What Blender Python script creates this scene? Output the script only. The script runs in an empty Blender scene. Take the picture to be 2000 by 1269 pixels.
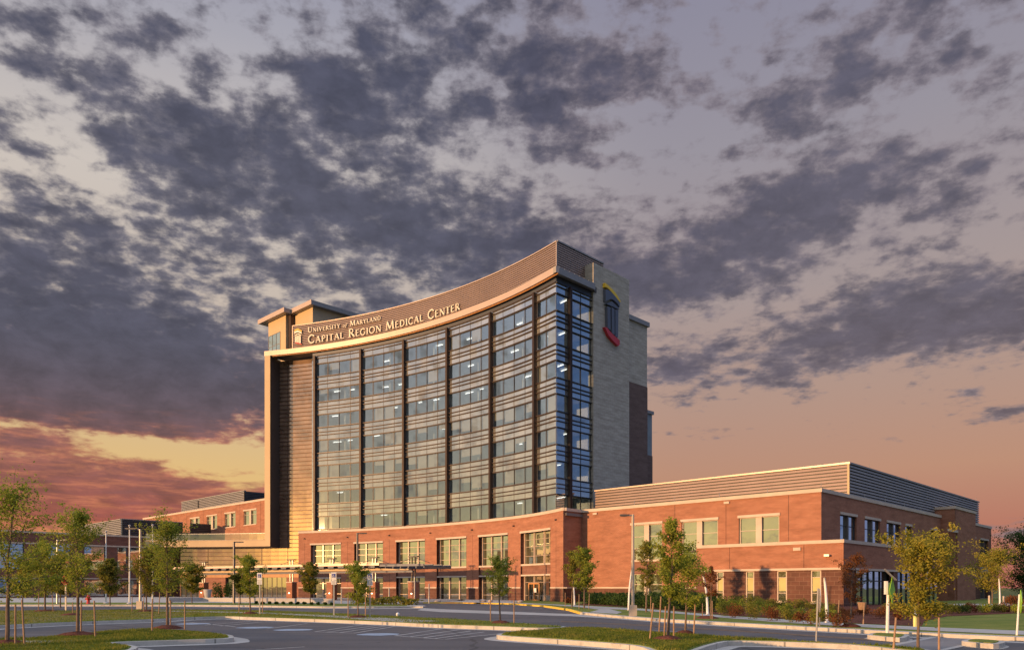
import bpy, math, random
from mathutils import Vector
from mathutils.geometry import tessellate_polygon
R_ = math.radians
scene = bpy.context.scene
COL = scene.collection

# ------------------------------------------------------------------ camera
KF, EYE, HZ = 1507.0, 1.8, 1147.0          # focal length (photo px), eye height (m), horizon row
cam_d = bpy.data.cameras.new("camera")
cam_d.sensor_width = 36.0
cam_d.lens = 36.0 * KF / 2000.0
cam_d.shift_y = 0.25625
cam_d.clip_end = 6000.0
cam = bpy.data.objects.new("camera", cam_d)
cam.location = (0, 0, EYE)
cam.rotation_euler = (R_(90), 0, 0)
COL.objects.link(cam)
scene.camera = cam
scene.view_settings.view_transform = 'Standard'
scene.view_settings.look = 'None'
scene.view_settings.exposure = 0.3
scene.view_settings.gamma = 1.0
scene.cycles.use_denoising = True
scene.cycles.sample_clamp_indirect = 3.0
scene.cycles.max_bounces = 8
scene.cycles.transparent_max_bounces = 12
scene.cycles.caustics_reflective = False
scene.cycles.caustics_refractive = False

SUN_AZ, SUN_EL = -122.5, 3.3               # azimuth clockwise from +Y, elevation

# ------------------------------------------------------------------ world
world = bpy.data.worlds.new("World")
scene.world = world
world.use_nodes = True
WN = world.node_tree
WN.nodes.clear()


class X:
    """a shader value with arithmetic"""
    nt = None

    def __init__(s, v): s.v = v

    @staticmethod
    def m(op, *a, clamp=False):
        n = X.nt.nodes.new('ShaderNodeMath'); n.operation = op; n.use_clamp = clamp
        for i, q in enumerate(a):
            q = q.v if isinstance(q, X) else q
            if isinstance(q, (int, float)): n.inputs[i].default_value = q
            else: X.nt.links.new(q, n.inputs[i])
        return X(n.outputs[0])

    def __add__(s, o): return X.m('ADD', s, o)
    __radd__ = __add__
    def __sub__(s, o): return X.m('SUBTRACT', s, o)
    def __rsub__(s, o): return X.m('SUBTRACT', o, s)
    def __mul__(s, o): return X.m('MULTIPLY', s, o)
    __rmul__ = __mul__
    def __truediv__(s, o): return X.m('DIVIDE', s, o)


def sstep(x, a, b, lo=0.0, hi=1.0):
    n = X.nt.nodes.new('ShaderNodeMapRange'); n.interpolation_type = 'SMOOTHSTEP'; n.clamp = True
    X.nt.links.new(x.v, n.inputs[0])
    n.inputs[1].default_value = a; n.inputs[2].default_value = b
    n.inputs[3].default_value = lo; n.inputs[4].default_value = hi
    return X(n.outputs[0])


def lin(c):
    return tuple(((v / 255 / 12.92) if v / 255 <= 0.04045 else ((v / 255 + 0.055) / 1.055) ** 2.4) for v in c) + (1,)


def mixc(f, a, b, blend='MIX'):
    n = X.nt.nodes.new('ShaderNodeMix'); n.data_type = 'RGBA'; n.blend_type = blend
    for q, i in ((f, 0), (a, 6), (b, 7)):
        q = q.v if isinstance(q, X) else q
        if isinstance(q, (int, float)): n.inputs[i].default_value = q
        elif isinstance(q, tuple): n.inputs[i].default_value = q if len(q) == 4 else q + (1,)
        else: X.nt.links.new(q, n.inputs[i])
    return X(n.outputs[2])


def ramp(x, stops):
    n = X.nt.nodes.new('ShaderNodeValToRGB')
    X.nt.links.new(x.v, n.inputs[0])
    e = n.color_ramp.elements
    while len(e) < len(stops): e.new(0.5)
    for q, (p, c) in zip(e, sorted(stops)):
        q.position = p; q.color = c if len(c) == 4 else c + (1,)
    return X(n.outputs[0])


def comb(a, b, c):
    n = X.nt.nodes.new('ShaderNodeCombineXYZ')
    for i, q in enumerate((a, b, c)):
        if isinstance(q, X): X.nt.links.new(q.v, n.inputs[i])
        else: n.inputs[i].default_value = q
    return n.outputs[0]


def noise(vec, scale, detail=6, rough=0.55, dist=0.0, lac=2.0):
    n = X.nt.nodes.new('ShaderNodeTexNoise')
    n.inputs['Scale'].default_value = scale; n.inputs['Detail'].default_value = detail
    n.inputs['Roughness'].default_value = rough; n.inputs['Distortion'].default_value = dist
    n.inputs['Lacunarity'].default_value = lac
    if vec is not None: X.nt.links.new(vec, n.inputs['Vector'])
    return X(n.outputs['Fac'])


def build_world():
    X.nt = WN
    tc = WN.nodes.new('ShaderNodeTexCoord')
    sep = WN.nodes.new('ShaderNodeSeparateXYZ')
    WN.links.new(tc.outputs['Generated'], sep.inputs[0])
    dx, dy, dz = (X(sep.outputs[i]) for i in range(3))
    az = X.m('ARCTAN2', dx, dy) * (180 / math.pi)
    el = X.m('ARCSINE', X.m('MINIMUM', X.m('MAXIMUM', dz, -1.0), 1.0)) * (180 / math.pi)
    e01 = X.m('MULTIPLY', el, 1 / 40.0, clamp=True)
    # clear sky, towards the right, towards the left, beyond the left edge and beyond the right edge
    right = ramp(e01, [(0.0, lin((192, 112, 98))), (0.10, lin((188, 122, 104))), (0.2, lin((194, 145, 120))), (0.34, lin((184, 152, 138))),
                       (0.5, lin((172, 156, 154))), (0.72, lin((158, 152, 162))), (0.95, lin((144, 142, 162)))])
    left = ramp(e01, [(0.0, lin((214, 110, 74))), (0.08, lin((232, 148, 84))), (0.16, lin((238, 194, 122))), (0.25, lin((226, 192, 140))),
                      (0.42, lin((206, 188, 172))), (0.65, lin((212, 202, 194))), (0.85, lin((176, 174, 184))), (1.0, lin((150, 152, 174)))])
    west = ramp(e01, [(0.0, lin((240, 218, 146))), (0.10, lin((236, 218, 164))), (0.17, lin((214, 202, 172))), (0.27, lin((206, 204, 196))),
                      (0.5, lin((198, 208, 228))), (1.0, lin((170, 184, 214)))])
    east = ramp(e01, [(0.0, lin((136, 152, 186))), (0.25, lin((88, 120, 176))), (1.0, lin((96, 130, 190)))])
    base = mixc(sstep(az, -17, 13), left, right)
    base = mixc(sstep(az, 38, 70), base, east)
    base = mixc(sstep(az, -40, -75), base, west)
    backr = sstep(az, 110, 179)
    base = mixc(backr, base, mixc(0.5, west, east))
    # ---- clouds
    zz = X.m('MAXIMUM', dz, 0.0) + 0.11
    pv = comb(dx / zz, dy / zz, 0.0)
    pv2 = comb(az * 0.085, el * 0.15, 3.7)
    pv3 = comb(az * 0.05, el * 0.21, 1.3)
    n1 = noise(pv, 14.0, 9, 0.56, 0.1)
    n2 = noise(pv2, 5.0, 10, 0.56, 0.1)
    n3 = noise(pv3, 3.2, 9, 0.66, 0.3)
    low = sstep(el, 4, 13)
    nn = n3 + (n2 * 0.55 + n1 * 0.45 - n3) * low

    def blob(px, py, rx, ry, w, rot=0.0):
        a0 = math.degrees(math.atan((px - 1000) / KF))
        e0 = math.degrees(math.atan((HZ - py) / KF * math.cos(math.radians(a0))))
        ka = math.degrees(1 / KF) * math.cos(math.radians(a0)) ** 2
        ke = math.degrees(1 / KF) * math.cos(math.radians(e0)) ** 2
        u = (az - a0) * (1 / ka); v = (el - e0) * (1 / ke)
        c, s = math.cos(math.radians(rot)), math.sin(math.radians(rot))
        uu = (u * c + v * s) * (1 / rx); vv = (v * c - u * s) * (1 / ry)
        g = X.m('EXPONENT', (uu * uu + vv * vv) * -1.0)
        return g * w

    BL = [(330, 400, 520, 380, .2), (800, 150, 380, 190, .18), (860, 450, 340, 110, .25), (1560, 160, 520, 170, .17), (1560, 450, 420, 110, .22), (1690, 660, 380, 60, .2), (1000, 100, 340, 110, .16), (230, 720, 400, 95, .95), (60, 770, 300, 50, .5), (430, 770, 120, 50, .4), (160, 990, 460, 60, .5), (120, 640, 400, 190, .62), (330, 780, 330, 60, .42), (60, 450, 160, 100, .25), (380, 275, 190, 62, .58), (300, 90, 200, 90, .32), (40, 80, 110, 90, .3),
          (640, 180, 130, 110, .36), (760, 215, 120, 90, .42), (560, 400, 260, 120, .36), (850, 440, 260, 110, .42), (1050, 490, 160, 80, .42),
          (680, 590, 160, 60, .3), (1062, 205, 105, 75, .8), (1130, 285, 45, 30, .35), (900, 60, 240, 60, .26), (1238, 140, 62, 50, .6), (1090, 110, 90, 40, .26),
          (1545, 215, 95, 55, .5), (1640, 150, 80, 50, .42), (1800, 70, 110, 70, .48), (1600, 60, 60, 45, .24), (1470, 470, 290, 84, .78, 14), (1300, 560, 110, 40, .46),
          (1600, 360, 180, 40, .28), (1850, 395, 90, 40, .4, -20), (1600, 300, 80, 20, .2), (1690, 655, 330, 60, .8, 8), (1760, 585, 150, 38, .4), (1330, 720, 100, 34, .62),
          (1960, 650, 130, 50, .5), (1850, 838, 190, 13, .44, 9), (1960, 805, 60, 20, .42, 10), (1590, 778, 60, 10, .4, 6), (1340, 845, 75, 11, .36, -6), (1690, 855, 55, 9, .34),
          (1360, 790, 80, 18, .24), (1890, 768, 45, 9, .34), (1810, 318, 50, 12, .28), (1930, 325, 50, 14, .28), (1570, 858, 26, 5, .3), (1940, 180, 60, 50, .2), (1340, 190, 60, 30, .2),
          (120, 960, 330, 50, .6), (160, 1012, 420, 30, .5), (400, 980, 280, 46, .8), (60, 870, 120, 34, .36), (330, 850, 120, 14, .3),
          (270, 872, 130, 22, -.85), (470, 905, 120, 42, -.6), (480, 812, 60, 20, -.4), (60, 832, 130, 10, -.55), (150, 1026, 120, 8, -.35), (30, 930, 30, 10, -.3), (60, 320, 130, 60, -.22), (210, 350, 70, 60, -.3),
          (480, 110, 55, 70, -.42), (440, 180, 120, 26, -.26), (930, 330, 90, 60, -.34), (560, 640, 60, 40, -.2), (320, 560, 60, 60, -.2), (1200, 380, 130, 60, -.25), (1380, 60, 160, 80, -.16),
          (1750, 480, 90, 40, -.14), (1500, 790, 500, 60, -.26), (1500, 930, 700, 70, -.6), (100, 210, 110, 36, -.2), (1330, 290, 160, 90, -.2), (1800, 230, 150, 60, -.2)]
    m = None
    for b in BL:
        g = blob(*b)
        m = g if m is None else m + g
    inframe = sstep(az, -62, -42) * sstep(az, 62, 42)
    m = m * inframe + (1 - inframe) * 0.05
    d = (nn - 0.5) * 4.6 - 0.30 + m * 1.2
    cov = sstep(d, -0.3, 0.42) * (0.94 - 0.1 * sstep(az, 0, 25))
    thick = sstep(d, -0.05, 0.85)
    # cloud tones: pale rim, slate body, wine red low on the left, mauve low on the right
    c_hi = mixc(thick, lin((124, 120, 130)), lin((74, 76, 96)))
    c_lowl = ramp(e01, [(0.0, lin((176, 84, 72))), (0.1, lin((160, 80, 76))), (0.2, lin((134, 80, 82))), (0.30, lin((96, 76, 90))), (0.42, lin((78, 74, 92)))])
    c_l = mixc(sstep(el, 8, 18), mixc(thick, lin((186, 112, 92)), c_lowl), c_hi)
    stk = noise(comb(az * 0.12, el * 0.9, 5.0), 2.4, 7, 0.62, 0.4)
    c_l = mixc(sstep(stk, 0.46, 0.72) * (1 - sstep(el, 6, 13)) * 0.75, c_l, lin((214, 128, 94)))
    c_l = mixc((1 - sstep(stk, 0.28, 0.5)) * (1 - sstep(el, 6, 13)) * 0.5, c_l, lin((122, 78, 88)))
    c_r = mixc(thick, lin((128, 118, 126)), lin((82, 80, 98)))
    cc = mixc(sstep(az, -8, 10), c_l, c_r)
    cc = mixc(sstep(az, -40, -60), cc, lin((150, 148, 146)))
    cc = mixc(sstep(az, 40, 60), cc, lin((70, 92, 134)))
    # fine mottling inside the cloud
    mot = noise(pv2, 5.5, 6, 0.6, 0.3)
    cc = mixc(1.0, cc, ramp(mot, [(0.32, (0.72, 0.73, 0.77)), (0.68, (1.26, 1.24, 1.22))]), 'MULTIPLY')
    sky = mixc(cov, base, cc)
    # upper dome outside the picture, brightened as added fill for ground and walls
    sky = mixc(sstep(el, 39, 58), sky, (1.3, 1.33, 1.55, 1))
    # golden glow added beside the sun, for reflections in the lobby glass
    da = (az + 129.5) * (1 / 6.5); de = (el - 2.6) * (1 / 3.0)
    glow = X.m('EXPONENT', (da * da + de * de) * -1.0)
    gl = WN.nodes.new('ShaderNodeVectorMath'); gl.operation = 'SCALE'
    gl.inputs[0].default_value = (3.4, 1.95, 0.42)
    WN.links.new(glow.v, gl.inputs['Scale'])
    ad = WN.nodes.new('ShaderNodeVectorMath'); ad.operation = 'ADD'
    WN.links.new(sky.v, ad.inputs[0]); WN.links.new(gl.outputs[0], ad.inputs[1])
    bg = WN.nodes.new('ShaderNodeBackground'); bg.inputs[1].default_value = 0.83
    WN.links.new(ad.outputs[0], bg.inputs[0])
    st = WN.nodes.new('ShaderNodeTexSky'); st.sky_type = 'NISHITA'; st.sun_disc = False
    st.sun_elevation = R_(SUN_EL); st.sun_rotation = R_(SUN_AZ % 360)
    bg2 = WN.nodes.new('ShaderNodeBackground'); bg2.inputs[1].default_value = 0.05
    WN.links.new(st.outputs[0], bg2.inputs[0])
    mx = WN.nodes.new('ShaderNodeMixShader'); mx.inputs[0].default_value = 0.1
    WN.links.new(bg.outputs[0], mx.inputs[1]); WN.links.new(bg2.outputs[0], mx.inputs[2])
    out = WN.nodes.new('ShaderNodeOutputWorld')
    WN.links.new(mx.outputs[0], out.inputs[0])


build_world()
sun_d = bpy.data.lights.new("sun", 'SUN')
sun_d.energy = 4.8
sun_d.angle = R_(0.6)
sun_d.color = (1.0, 0.56, 0.25)
sun = bpy.data.objects.new("sun", sun_d)
COL.objects.link(sun)
sun.rotation_euler = Vector((-math.sin(R_(SUN_AZ)) * math.cos(R_(SUN_EL)), -math.cos(R_(SUN_AZ)) * math.cos(R_(SUN_EL)), -math.sin(R_(SUN_EL)))).to_track_quat('-Z', 'Y').to_euler()
sun.location = (-60, -40, 60)

# ------------------------------------------------------------------ materials


def newmat(name):
    m = bpy.data.materials.new(name); m.use_nodes = True
    X.nt = m.node_tree
    b = m.node_tree.nodes['Principled BSDF']
    return m, m.node_tree, b


def objco(nt):
    return nt.nodes.new('ShaderNodeTexCoord').outputs['Object']


def uvco(nt):
    return nt.nodes.new('ShaderNodeTexCoord').outputs['UV']


def plain(name, c, rough=0.6, metal=0.0, var=0.12, scale=0.8, bump=0.0):
    m, nt, b = newmat(name)
    n = noise(objco(nt), scale, 6, 0.6)
    f = ramp(n, [(0.3, tuple(v * (1 - var) for v in c)), (0.7, tuple(min(1, v * (1 + var)) for v in c))])
    nt.links.new(f.v, b.inputs['Base Color'])
    b.inputs['Roughness'].default_value = rough
    b.inputs['Metallic'].default_value = metal
    if bump:
        bp = nt.nodes.new('ShaderNodeBump'); bp.inputs['Strength'].default_value = bump; bp.inputs['Distance'].default_value = 0.05
        n2 = noise(objco(nt), scale * 12, 5)
        nt.links.new(n2.v, bp.inputs['Height']); nt.links.new(bp.outputs[0], b.inputs['Normal'])
    return m


def brick(name, c1, c2, mortar, bw=0.30, bh=0.10, msize=0.012, rough=0.85):
    m, nt, b = newmat(name)
    t = nt.nodes.new('ShaderNodeTexBrick')
    nt.links.new(uvco(nt), t.inputs['Vector'])
    t.inputs['Color1'].default_value = c1 + (1,); t.inputs['Color2'].default_value = c2 + (1,); t.inputs['Mortar'].default_value = mortar + (1,)
    t.inputs['Scale'].default_value = 1.0; t.inputs['Mortar Size'].default_value = msize
    t.inputs['Brick Width'].default_value = bw; t.inputs['Row Height'].default_value = bh; t.inputs['Bias'].default_value = 0.0
    mp = nt.nodes.new('ShaderNodeMapping'); mp.inputs['Scale'].default_value = (0.6, 2.4, 1)
    nt.links.new(uvco(nt), mp.inputs[0])
    n = noise(mp.outputs[0], 0.7, 7, 0.65)
    v = ramp(n, [(0.3, (0.72, 0.70, 0.68)), (0.72, (1.18, 1.18, 1.18))])
    cc = mixc(1.0, X(t.outputs['Color']), v, 'MULTIPLY')
    nt.links.new(cc.v, b.inputs['Base Color'])
    b.inputs['Roughness'].default_value = rough
    b.inputs['Specular IOR Level'].default_value = 0.2
    return m


def mirror_glass(name, inside, fac, rough=0.03, tint=(0.9, 0.92, 0.86), wav=0.015):
    """coated glazing: sky reflection over a dim interior"""
    m, nt, b = newmat(name)
    nt.nodes.remove(b)
    d = nt.nodes.new('ShaderNodeBsdfDiffuse')
    n = noise(objco(nt), 0.35, 3)
    f = ramp(n, [(0.35, tuple(v * 0.55 for v in inside)), (0.65, tuple(v * 1.35 for v in inside))])
    nt.links.new(f.v, d.inputs[0])
    g = nt.nodes.new('ShaderNodeBsdfGlossy'); g.inputs['Color'].default_value = tint + (1,); g.inputs['Roughness'].default_value = rough
    bp = nt.nodes.new('ShaderNodeBump'); bp.inputs['Strength'].default_value = wav; bp.inputs['Distance'].default_value = 0.3
    n2 = noise(objco(nt), 0.6, 2); nt.links.new(n2.v, bp.inputs['Height']); nt.links.new(bp.outputs[0], g.inputs['Normal'])
    fr = nt.nodes.new('ShaderNodeLayerWeight'); fr.inputs[0].default_value = 0.35
    ff = X(fr.outputs['Facing']) * 0.35 + fac
    mx = nt.nodes.new('ShaderNodeMixShader')
    nt.links.new(ff.v, mx.inputs[0]); nt.links.new(d.outputs[0], mx.inputs[1]); nt.links.new(g.outputs[0], mx.inputs[2])
    nt.links.new(mx.outputs[0], nt.nodes['Material Output'].inputs[0])
    return m


def clear_glass(name, tint, refl):
    m, nt, b = newmat(name)
    nt.nodes.remove(b)
    t = nt.nodes.new('ShaderNodeBsdfTransparent'); t.inputs[0].default_value = tint + (1,)
    g = nt.nodes.new('ShaderNodeBsdfGlossy'); g.inputs['Color'].default_value = (0.92, 0.95, 0.95, 1); g.inputs['Roughness'].default_value = 0.02
    fr = nt.nodes.new('ShaderNodeLayerWeight'); fr.inputs[0].default_value = 0.3
    ff = X(fr.outputs['Facing']) * 0.3 + refl
    mx = nt.nodes.new('ShaderNodeMixShader')
    nt.links.new(ff.v, mx.inputs[0]); nt.links.new(t.outputs[0], mx.inputs[1]); nt.links.new(g.outputs[0], mx.inputs[2])
    nt.links.new(mx.outputs[0], nt.nodes['Material Output'].inputs[0])
    return m


def emit(name, c, s):
    m, nt, b = newmat(name)
    b.inputs['Base Color'].default_value = (0.8, 0.8, 0.8, 1)
    b.inputs['Emission Color'].default_value = c + (1,); b.inputs['Emission Strength'].default_value = s
    return m


def leafmat(name, c1, c2, c3):
    m, nt, b = newmat(name)
    nt.nodes.remove(b)
    n = noise(objco(nt), 1.6, 4, 0.6)
    n2 = noise(objco(nt), 11.0, 2, 0.5)
    f = ramp(n * 0.65 + n2 * 0.35, [(0.36, c1), (0.5, c2), (0.64, c3)])
    d = nt.nodes.new('ShaderNodeBsdfDiffuse'); t = nt.nodes.new('ShaderNodeBsdfTranslucent')
    nt.links.new(f.v, d.inputs[0]); nt.links.new(f.v, t.inputs[0])
    mx = nt.nodes.new('ShaderNodeMixShader'); mx.inputs[0].default_value = 0.45
    nt.links.new(d.outputs[0], mx.inputs[1]); nt.links.new(t.outputs[0], mx.inputs[2])
    nt.links.new(mx.outputs[0], nt.nodes['Material Output'].inputs[0])
    return m


def groundmat(name, cs, scale, rough=0.95, bump=0.3, fine=30):
    m, nt, b = newmat(name)
    co = objco(nt)
    n = noise(co, scale, 7, 0.62)
    n2 = noise(co, fine, 4, 0.6)
    f = ramp(n * 0.6 + n2 * 0.4, [(0.34, cs[0]), (0.5, cs[1]), (0.66, cs[2])])
    nt.links.new(f.v, b.inputs['Base Color'])
    b.inputs['Roughness'].default_value = rough
    b.inputs['Specular IOR Level'].default_value = 0.25
    bp = nt.nodes.new('ShaderNodeBump'); bp.inputs['Strength'].default_value = bump; bp.inputs['Distance'].default_value = 0.04
    nt.links.new(n2.v, bp.inputs['Height']); nt.links.new(bp.outputs[0], b.inputs['Normal'])
    return m


M = {}
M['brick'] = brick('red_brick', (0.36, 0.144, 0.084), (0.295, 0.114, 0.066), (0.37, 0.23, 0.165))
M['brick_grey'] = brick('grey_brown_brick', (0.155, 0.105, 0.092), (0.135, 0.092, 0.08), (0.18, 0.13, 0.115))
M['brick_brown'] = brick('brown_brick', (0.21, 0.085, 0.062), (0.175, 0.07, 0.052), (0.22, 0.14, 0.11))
M['brick_dark'] = brick('brown_block', (0.145, 0.068, 0.050), (0.12, 0.058, 0.044), (0.20, 0.12, 0.09), 0.8, 0.4, 0.02)
M['brick_panel'] = brick('brown_brick_panel', (0.24, 0.115, 0.085), (0.20, 0.098, 0.074), (0.26, 0.16, 0.12), 0.2, 0.3, 0.012)
M['stone'] = plain('pale_stone', (0.52, 0.43, 0.35), 0.8, var=0.1)
M['tile'] = brick('stone_tile', (0.45, 0.415, 0.355), (0.415, 0.385, 0.33), (0.31, 0.28, 0.23), 0.9, 0.45, 0.018)
M['panel'] = plain('beige_metal_panel', (0.50, 0.365, 0.21), 0.6, 0.0, 0.06, 0.3)
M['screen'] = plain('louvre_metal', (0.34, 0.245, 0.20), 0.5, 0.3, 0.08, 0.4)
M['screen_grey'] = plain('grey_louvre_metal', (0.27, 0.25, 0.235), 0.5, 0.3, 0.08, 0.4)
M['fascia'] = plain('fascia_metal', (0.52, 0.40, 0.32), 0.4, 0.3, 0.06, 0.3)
M['bronze'] = plain('bronze_metal', (0.052, 0.030, 0.024), 0.5, 0.2, 0.15, 1.0)
M['bronze_red'] = plain('red_bronze_metal', (0.115, 0.060, 0.042), 0.5, 0.2, 0.15, 1.0)
M['dark'] = plain('dark_metal', (0.045, 0.045, 0.05), 0.5, 0.3, 0.1)
M['dark_grey'] = plain('dark_grey_panel', (0.060, 0.056, 0.058), 0.6, 0.1, 0.15, 0.2)
M['steel_blue'] = plain('blue_grey_steel', (0.075, 0.085, 0.115), 0.5, 0.3, 0.1)
M['wood'] = plain('orange_wood_soffit', (0.48, 0.23, 0.085), 0.6, 0, 0.15, 2.0)
M['glass'] = clear_glass('vision_glass', (0.80, 0.86, 0.88), 0.36)
M['spandrel'] = mirror_glass('spandrel_glass', (0.25, 0.25, 0.235), 0.44, 0.02, (0.86, 0.87, 0.85), 0.0)
M['lobby'] = mirror_glass('bronze_lobby_glass', (0.30, 0.20, 0.14), 0.33, 0.04, (0.92, 0.68, 0.5), 0.03)
M['window'] = mirror_glass('window_glass', (0.16, 0.15, 0.085), 0.52, 0.02, (0.88, 0.92, 0.74))
M['window_ground'] = mirror_glass('ground_floor_glass', (0.06, 0.055, 0.04), 0.24, 0.02, (0.9, 0.9, 0.8))
M['window_dim'] = mirror_glass('shaded_window_glass', (0.05, 0.06, 0.045), 0.58, 0.02, (0.85, 0.92, 1.0))  # window glass copy for shaded faces, dimmer and bluer light put into its colours
M['blind'] = plain('roller_blind', (0.36, 0.34, 0.29), 0.8, 0, 0.08)
M['ceiling'] = plain('white_ceiling', (0.62, 0.62, 0.58), 0.9, 0, 0.05)
M['inner'] = plain('pale_inner_wall', (0.55, 0.64, 0.70), 0.9, 0, 0.3, 0.4)
M['lamp'] = emit('lamp_white', (1.0, 0.95, 0.84), 2.6)
M['lamp_warm'] = emit('lamp_warm', (1.0, 0.78, 0.45), 7.0)
M['roof'] = plain('grey_roof', (0.16, 0.15, 0.15), 0.9)
M['asphalt'] = groundmat('asphalt', ((0.072, 0.070, 0.075), (0.088, 0.086, 0.092), (0.106, 0.104, 0.110)), 0.22, 0.8, 0.25, 24)
def asphalt():
    m = groundmat('asphalt', ((0.082, 0.080, 0.086), (0.100, 0.098, 0.105), (0.12, 0.118, 0.125)), 0.22, 0.8, 0.25, 24)
    nt = m.node_tree; X.nt = nt
    b = nt.nodes['Principled BSDF']
    src = b.inputs['Base Color'].links[0].from_socket
    co = objco(nt)
    wob = noise(co, 0.5, 3)
    av = nt.nodes.new('ShaderNodeVectorMath'); av.operation = 'ADD'
    nt.links.new(co, av.inputs[0]); nt.links.new(comb(wob * 1.5, wob * -1.1, 0.0), av.inputs[1])
    v = nt.nodes.new('ShaderNodeTexVoronoi'); v.feature = 'DISTANCE_TO_EDGE'; v.inputs['Scale'].default_value = 0.11
    nt.links.new(av.outputs[0], v.inputs['Vector'])
    crack = sstep(X(v.outputs[0]), 0.004, 0.009, 0.62, 1.0)
    st = sstep(noise(co, 0.9, 4, 0.7), 0.62, 0.74, 1.0, 0.74)
    mp = nt.nodes.new('ShaderNodeMapping'); mp.inputs['Scale'].default_value = (0.05, 0.9, 1); mp.inputs['Rotation'].default_value = (0, 0, R_(28))
    nt.links.new(co, mp.inputs[0])
    wear = sstep(noise(mp.outputs[0], 1.0, 3), 0.35, 0.65, 0.86, 1.13)
    g = crack * st * wear
    cc = mixc(1.0, X(src), comb(g, g, g), 'MULTIPLY')
    nt.links.new(cc.v, b.inputs['Base Color'])
    return m


M['asphalt'] = asphalt()
M['concrete'] = groundmat('concrete', ((0.34, 0.325, 0.30), (0.40, 0.385, 0.36), (0.46, 0.445, 0.42)), 0.6, 0.9, 0.1, 9)
M['kerb'] = groundmat('kerb_concrete', ((0.40, 0.375, 0.33), (0.48, 0.45, 0.40), (0.55, 0.52, 0.47)), 0.7, 0.9, 0.1, 8)
def jointed(m):
    nt = m.node_tree; X.nt = nt
    b = nt.nodes['Principled BSDF']; src = b.inputs['Base Color'].links[0].from_socket
    sp_ = nt.nodes.new('ShaderNodeSeparateXYZ'); nt.links.new(uvco(nt), sp_.inputs[0])
    f = X.m('FRACT', X(sp_.outputs[0]) * (1 / 3.05))
    j = sstep(X.m('ABSOLUTE', f - 0.5), 0.488, 0.494, 1.0, 0.42)
    st = sstep(noise(objco(nt), 1.1, 5, 0.7), 0.5, 0.72, 1.0, 0.72)
    g = j * st
    nt.links.new(mixc(1.0, X(src), comb(g, g, g), 'MULTIPLY').v, b.inputs['Base Color'])


jointed(M['kerb'])
M['grass'] = groundmat('lawn_grass', ((0.095, 0.14, 0.02), (0.15, 0.185, 0.032), (0.235, 0.215, 0.06)), 0.55, 1.0, 0.7, 22)
M['drygrass'] = groundmat('dry_lawn', ((0.11, 0.11, 0.03), (0.18, 0.155, 0.05), (0.25, 0.20, 0.075)), 0.4, 1.0, 0.7, 20)
M['field'] = groundmat('far_ground', ((0.07, 0.09, 0.02), (0.10, 0.11, 0.03), (0.14, 0.13, 0.04)), 0.05, 1.0, 0.2, 3)
M['mulch'] = groundmat('mulch', ((0.06, 0.022, 0.014), (0.12, 0.04, 0.025), (0.20, 0.07, 0.042)), 2.0, 1.0, 0.9, 30)
M['white'] = plain('white_paint', (0.72, 0.71, 0.68), 0.6, 0, 0.08, 3.0)
M['mark'] = plain('worn_white_marking', (0.36, 0.355, 0.35), 0.8, 0, 0.3, 1.5)
M['mark_blue'] = plain('pale_blue_marking', (0.27, 0.34, 0.43), 0.8, 0, 0.25, 2.0)
M['mark_orange'] = plain('yellow_line_paint', (0.30, 0.17, 0.07), 0.8, 0, 0.3, 1.5)
M['yellow'] = plain('yellow_kerb_paint', (0.68, 0.47, 0.06), 0.7, 0, 0.15, 1.5)
M['letter'] = plain('cream_letter', (0.78, 0.70, 0.56), 0.5, 0, 0.04)
M['em_yellow'] = plain('emblem_yellow', (0.80, 0.52, 0.03), 0.5, 0, 0.03)
M['em_red'] = plain('emblem_red', (0.50, 0.035, 0.045), 0.5, 0, 0.03)
M['em_slate'] = plain('emblem_slate', (0.10, 0.11, 0.14), 0.5, 0.1, 0.05)
M['bark'] = plain('bark', (0.15, 0.105, 0.075), 0.9, 0, 0.3, 6)
M['stake'] = plain('stake_wood', (0.30, 0.19, 0.115), 0.85, 0, 0.25, 5)
M['galv'] = plain('galvanised_steel', (0.42, 0.41, 0.40), 0.45, 0.6, 0.08, 3)
M['pole_tan'] = plain('tan_pole_paint', (0.47, 0.40, 0.32), 0.45, 0.2, 0.06, 2)
M['bronze_pole'] = plain('dark_bronze_pole', (0.11, 0.10, 0.10), 0.45, 0.3, 0.1, 2)
M['hydrant'] = plain('hydrant_red', (0.52, 0.035, 0.03), 0.45, 0, 0.08)
M['sign_blue'] = plain('sign_blue', (0.03, 0.06, 0.30), 0.5, 0, 0.03)
M['sign_green'] = plain('sign_lime', (0.28, 0.55, 0.03), 0.5, 0, 0.05)
M['sign_red'] = plain('sign_red', (0.45, 0.05, 0.04), 0.6, 0, 0.1)
M['rock'] = plain('boulder_rock', (0.40, 0.33, 0.28), 0.9, 0, 0.25, 3, 0.5)
M['solar'] = plain('solar_cell', (0.03, 0.035, 0.06), 0.15, 0.2, 0.1)
M['leaf_green'] = leafmat('green_leaf', (0.15, 0.20, 0.028), (0.26, 0.31, 0.048), (0.42, 0.39, 0.075))
M['leaf_olive'] = leafmat('olive_leaf', (0.12, 0.14, 0.025), (0.21, 0.215, 0.04), (0.34, 0.25, 0.06))
M['leaf_gold'] = leafmat('golden_leaf', (0.17, 0.18, 0.026), (0.31, 0.285, 0.045), (0.46, 0.36, 0.075))
M['leaf_red'] = leafmat('russet_leaf', (0.10, 0.055, 0.022), (0.20, 0.08, 0.035), (0.30, 0.13, 0.05))
M['leaf_dark'] = leafmat('dark_leaf', (0.035, 0.065, 0.02), (0.06, 0.105, 0.03), (0.11, 0.15, 0.045))
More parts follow.
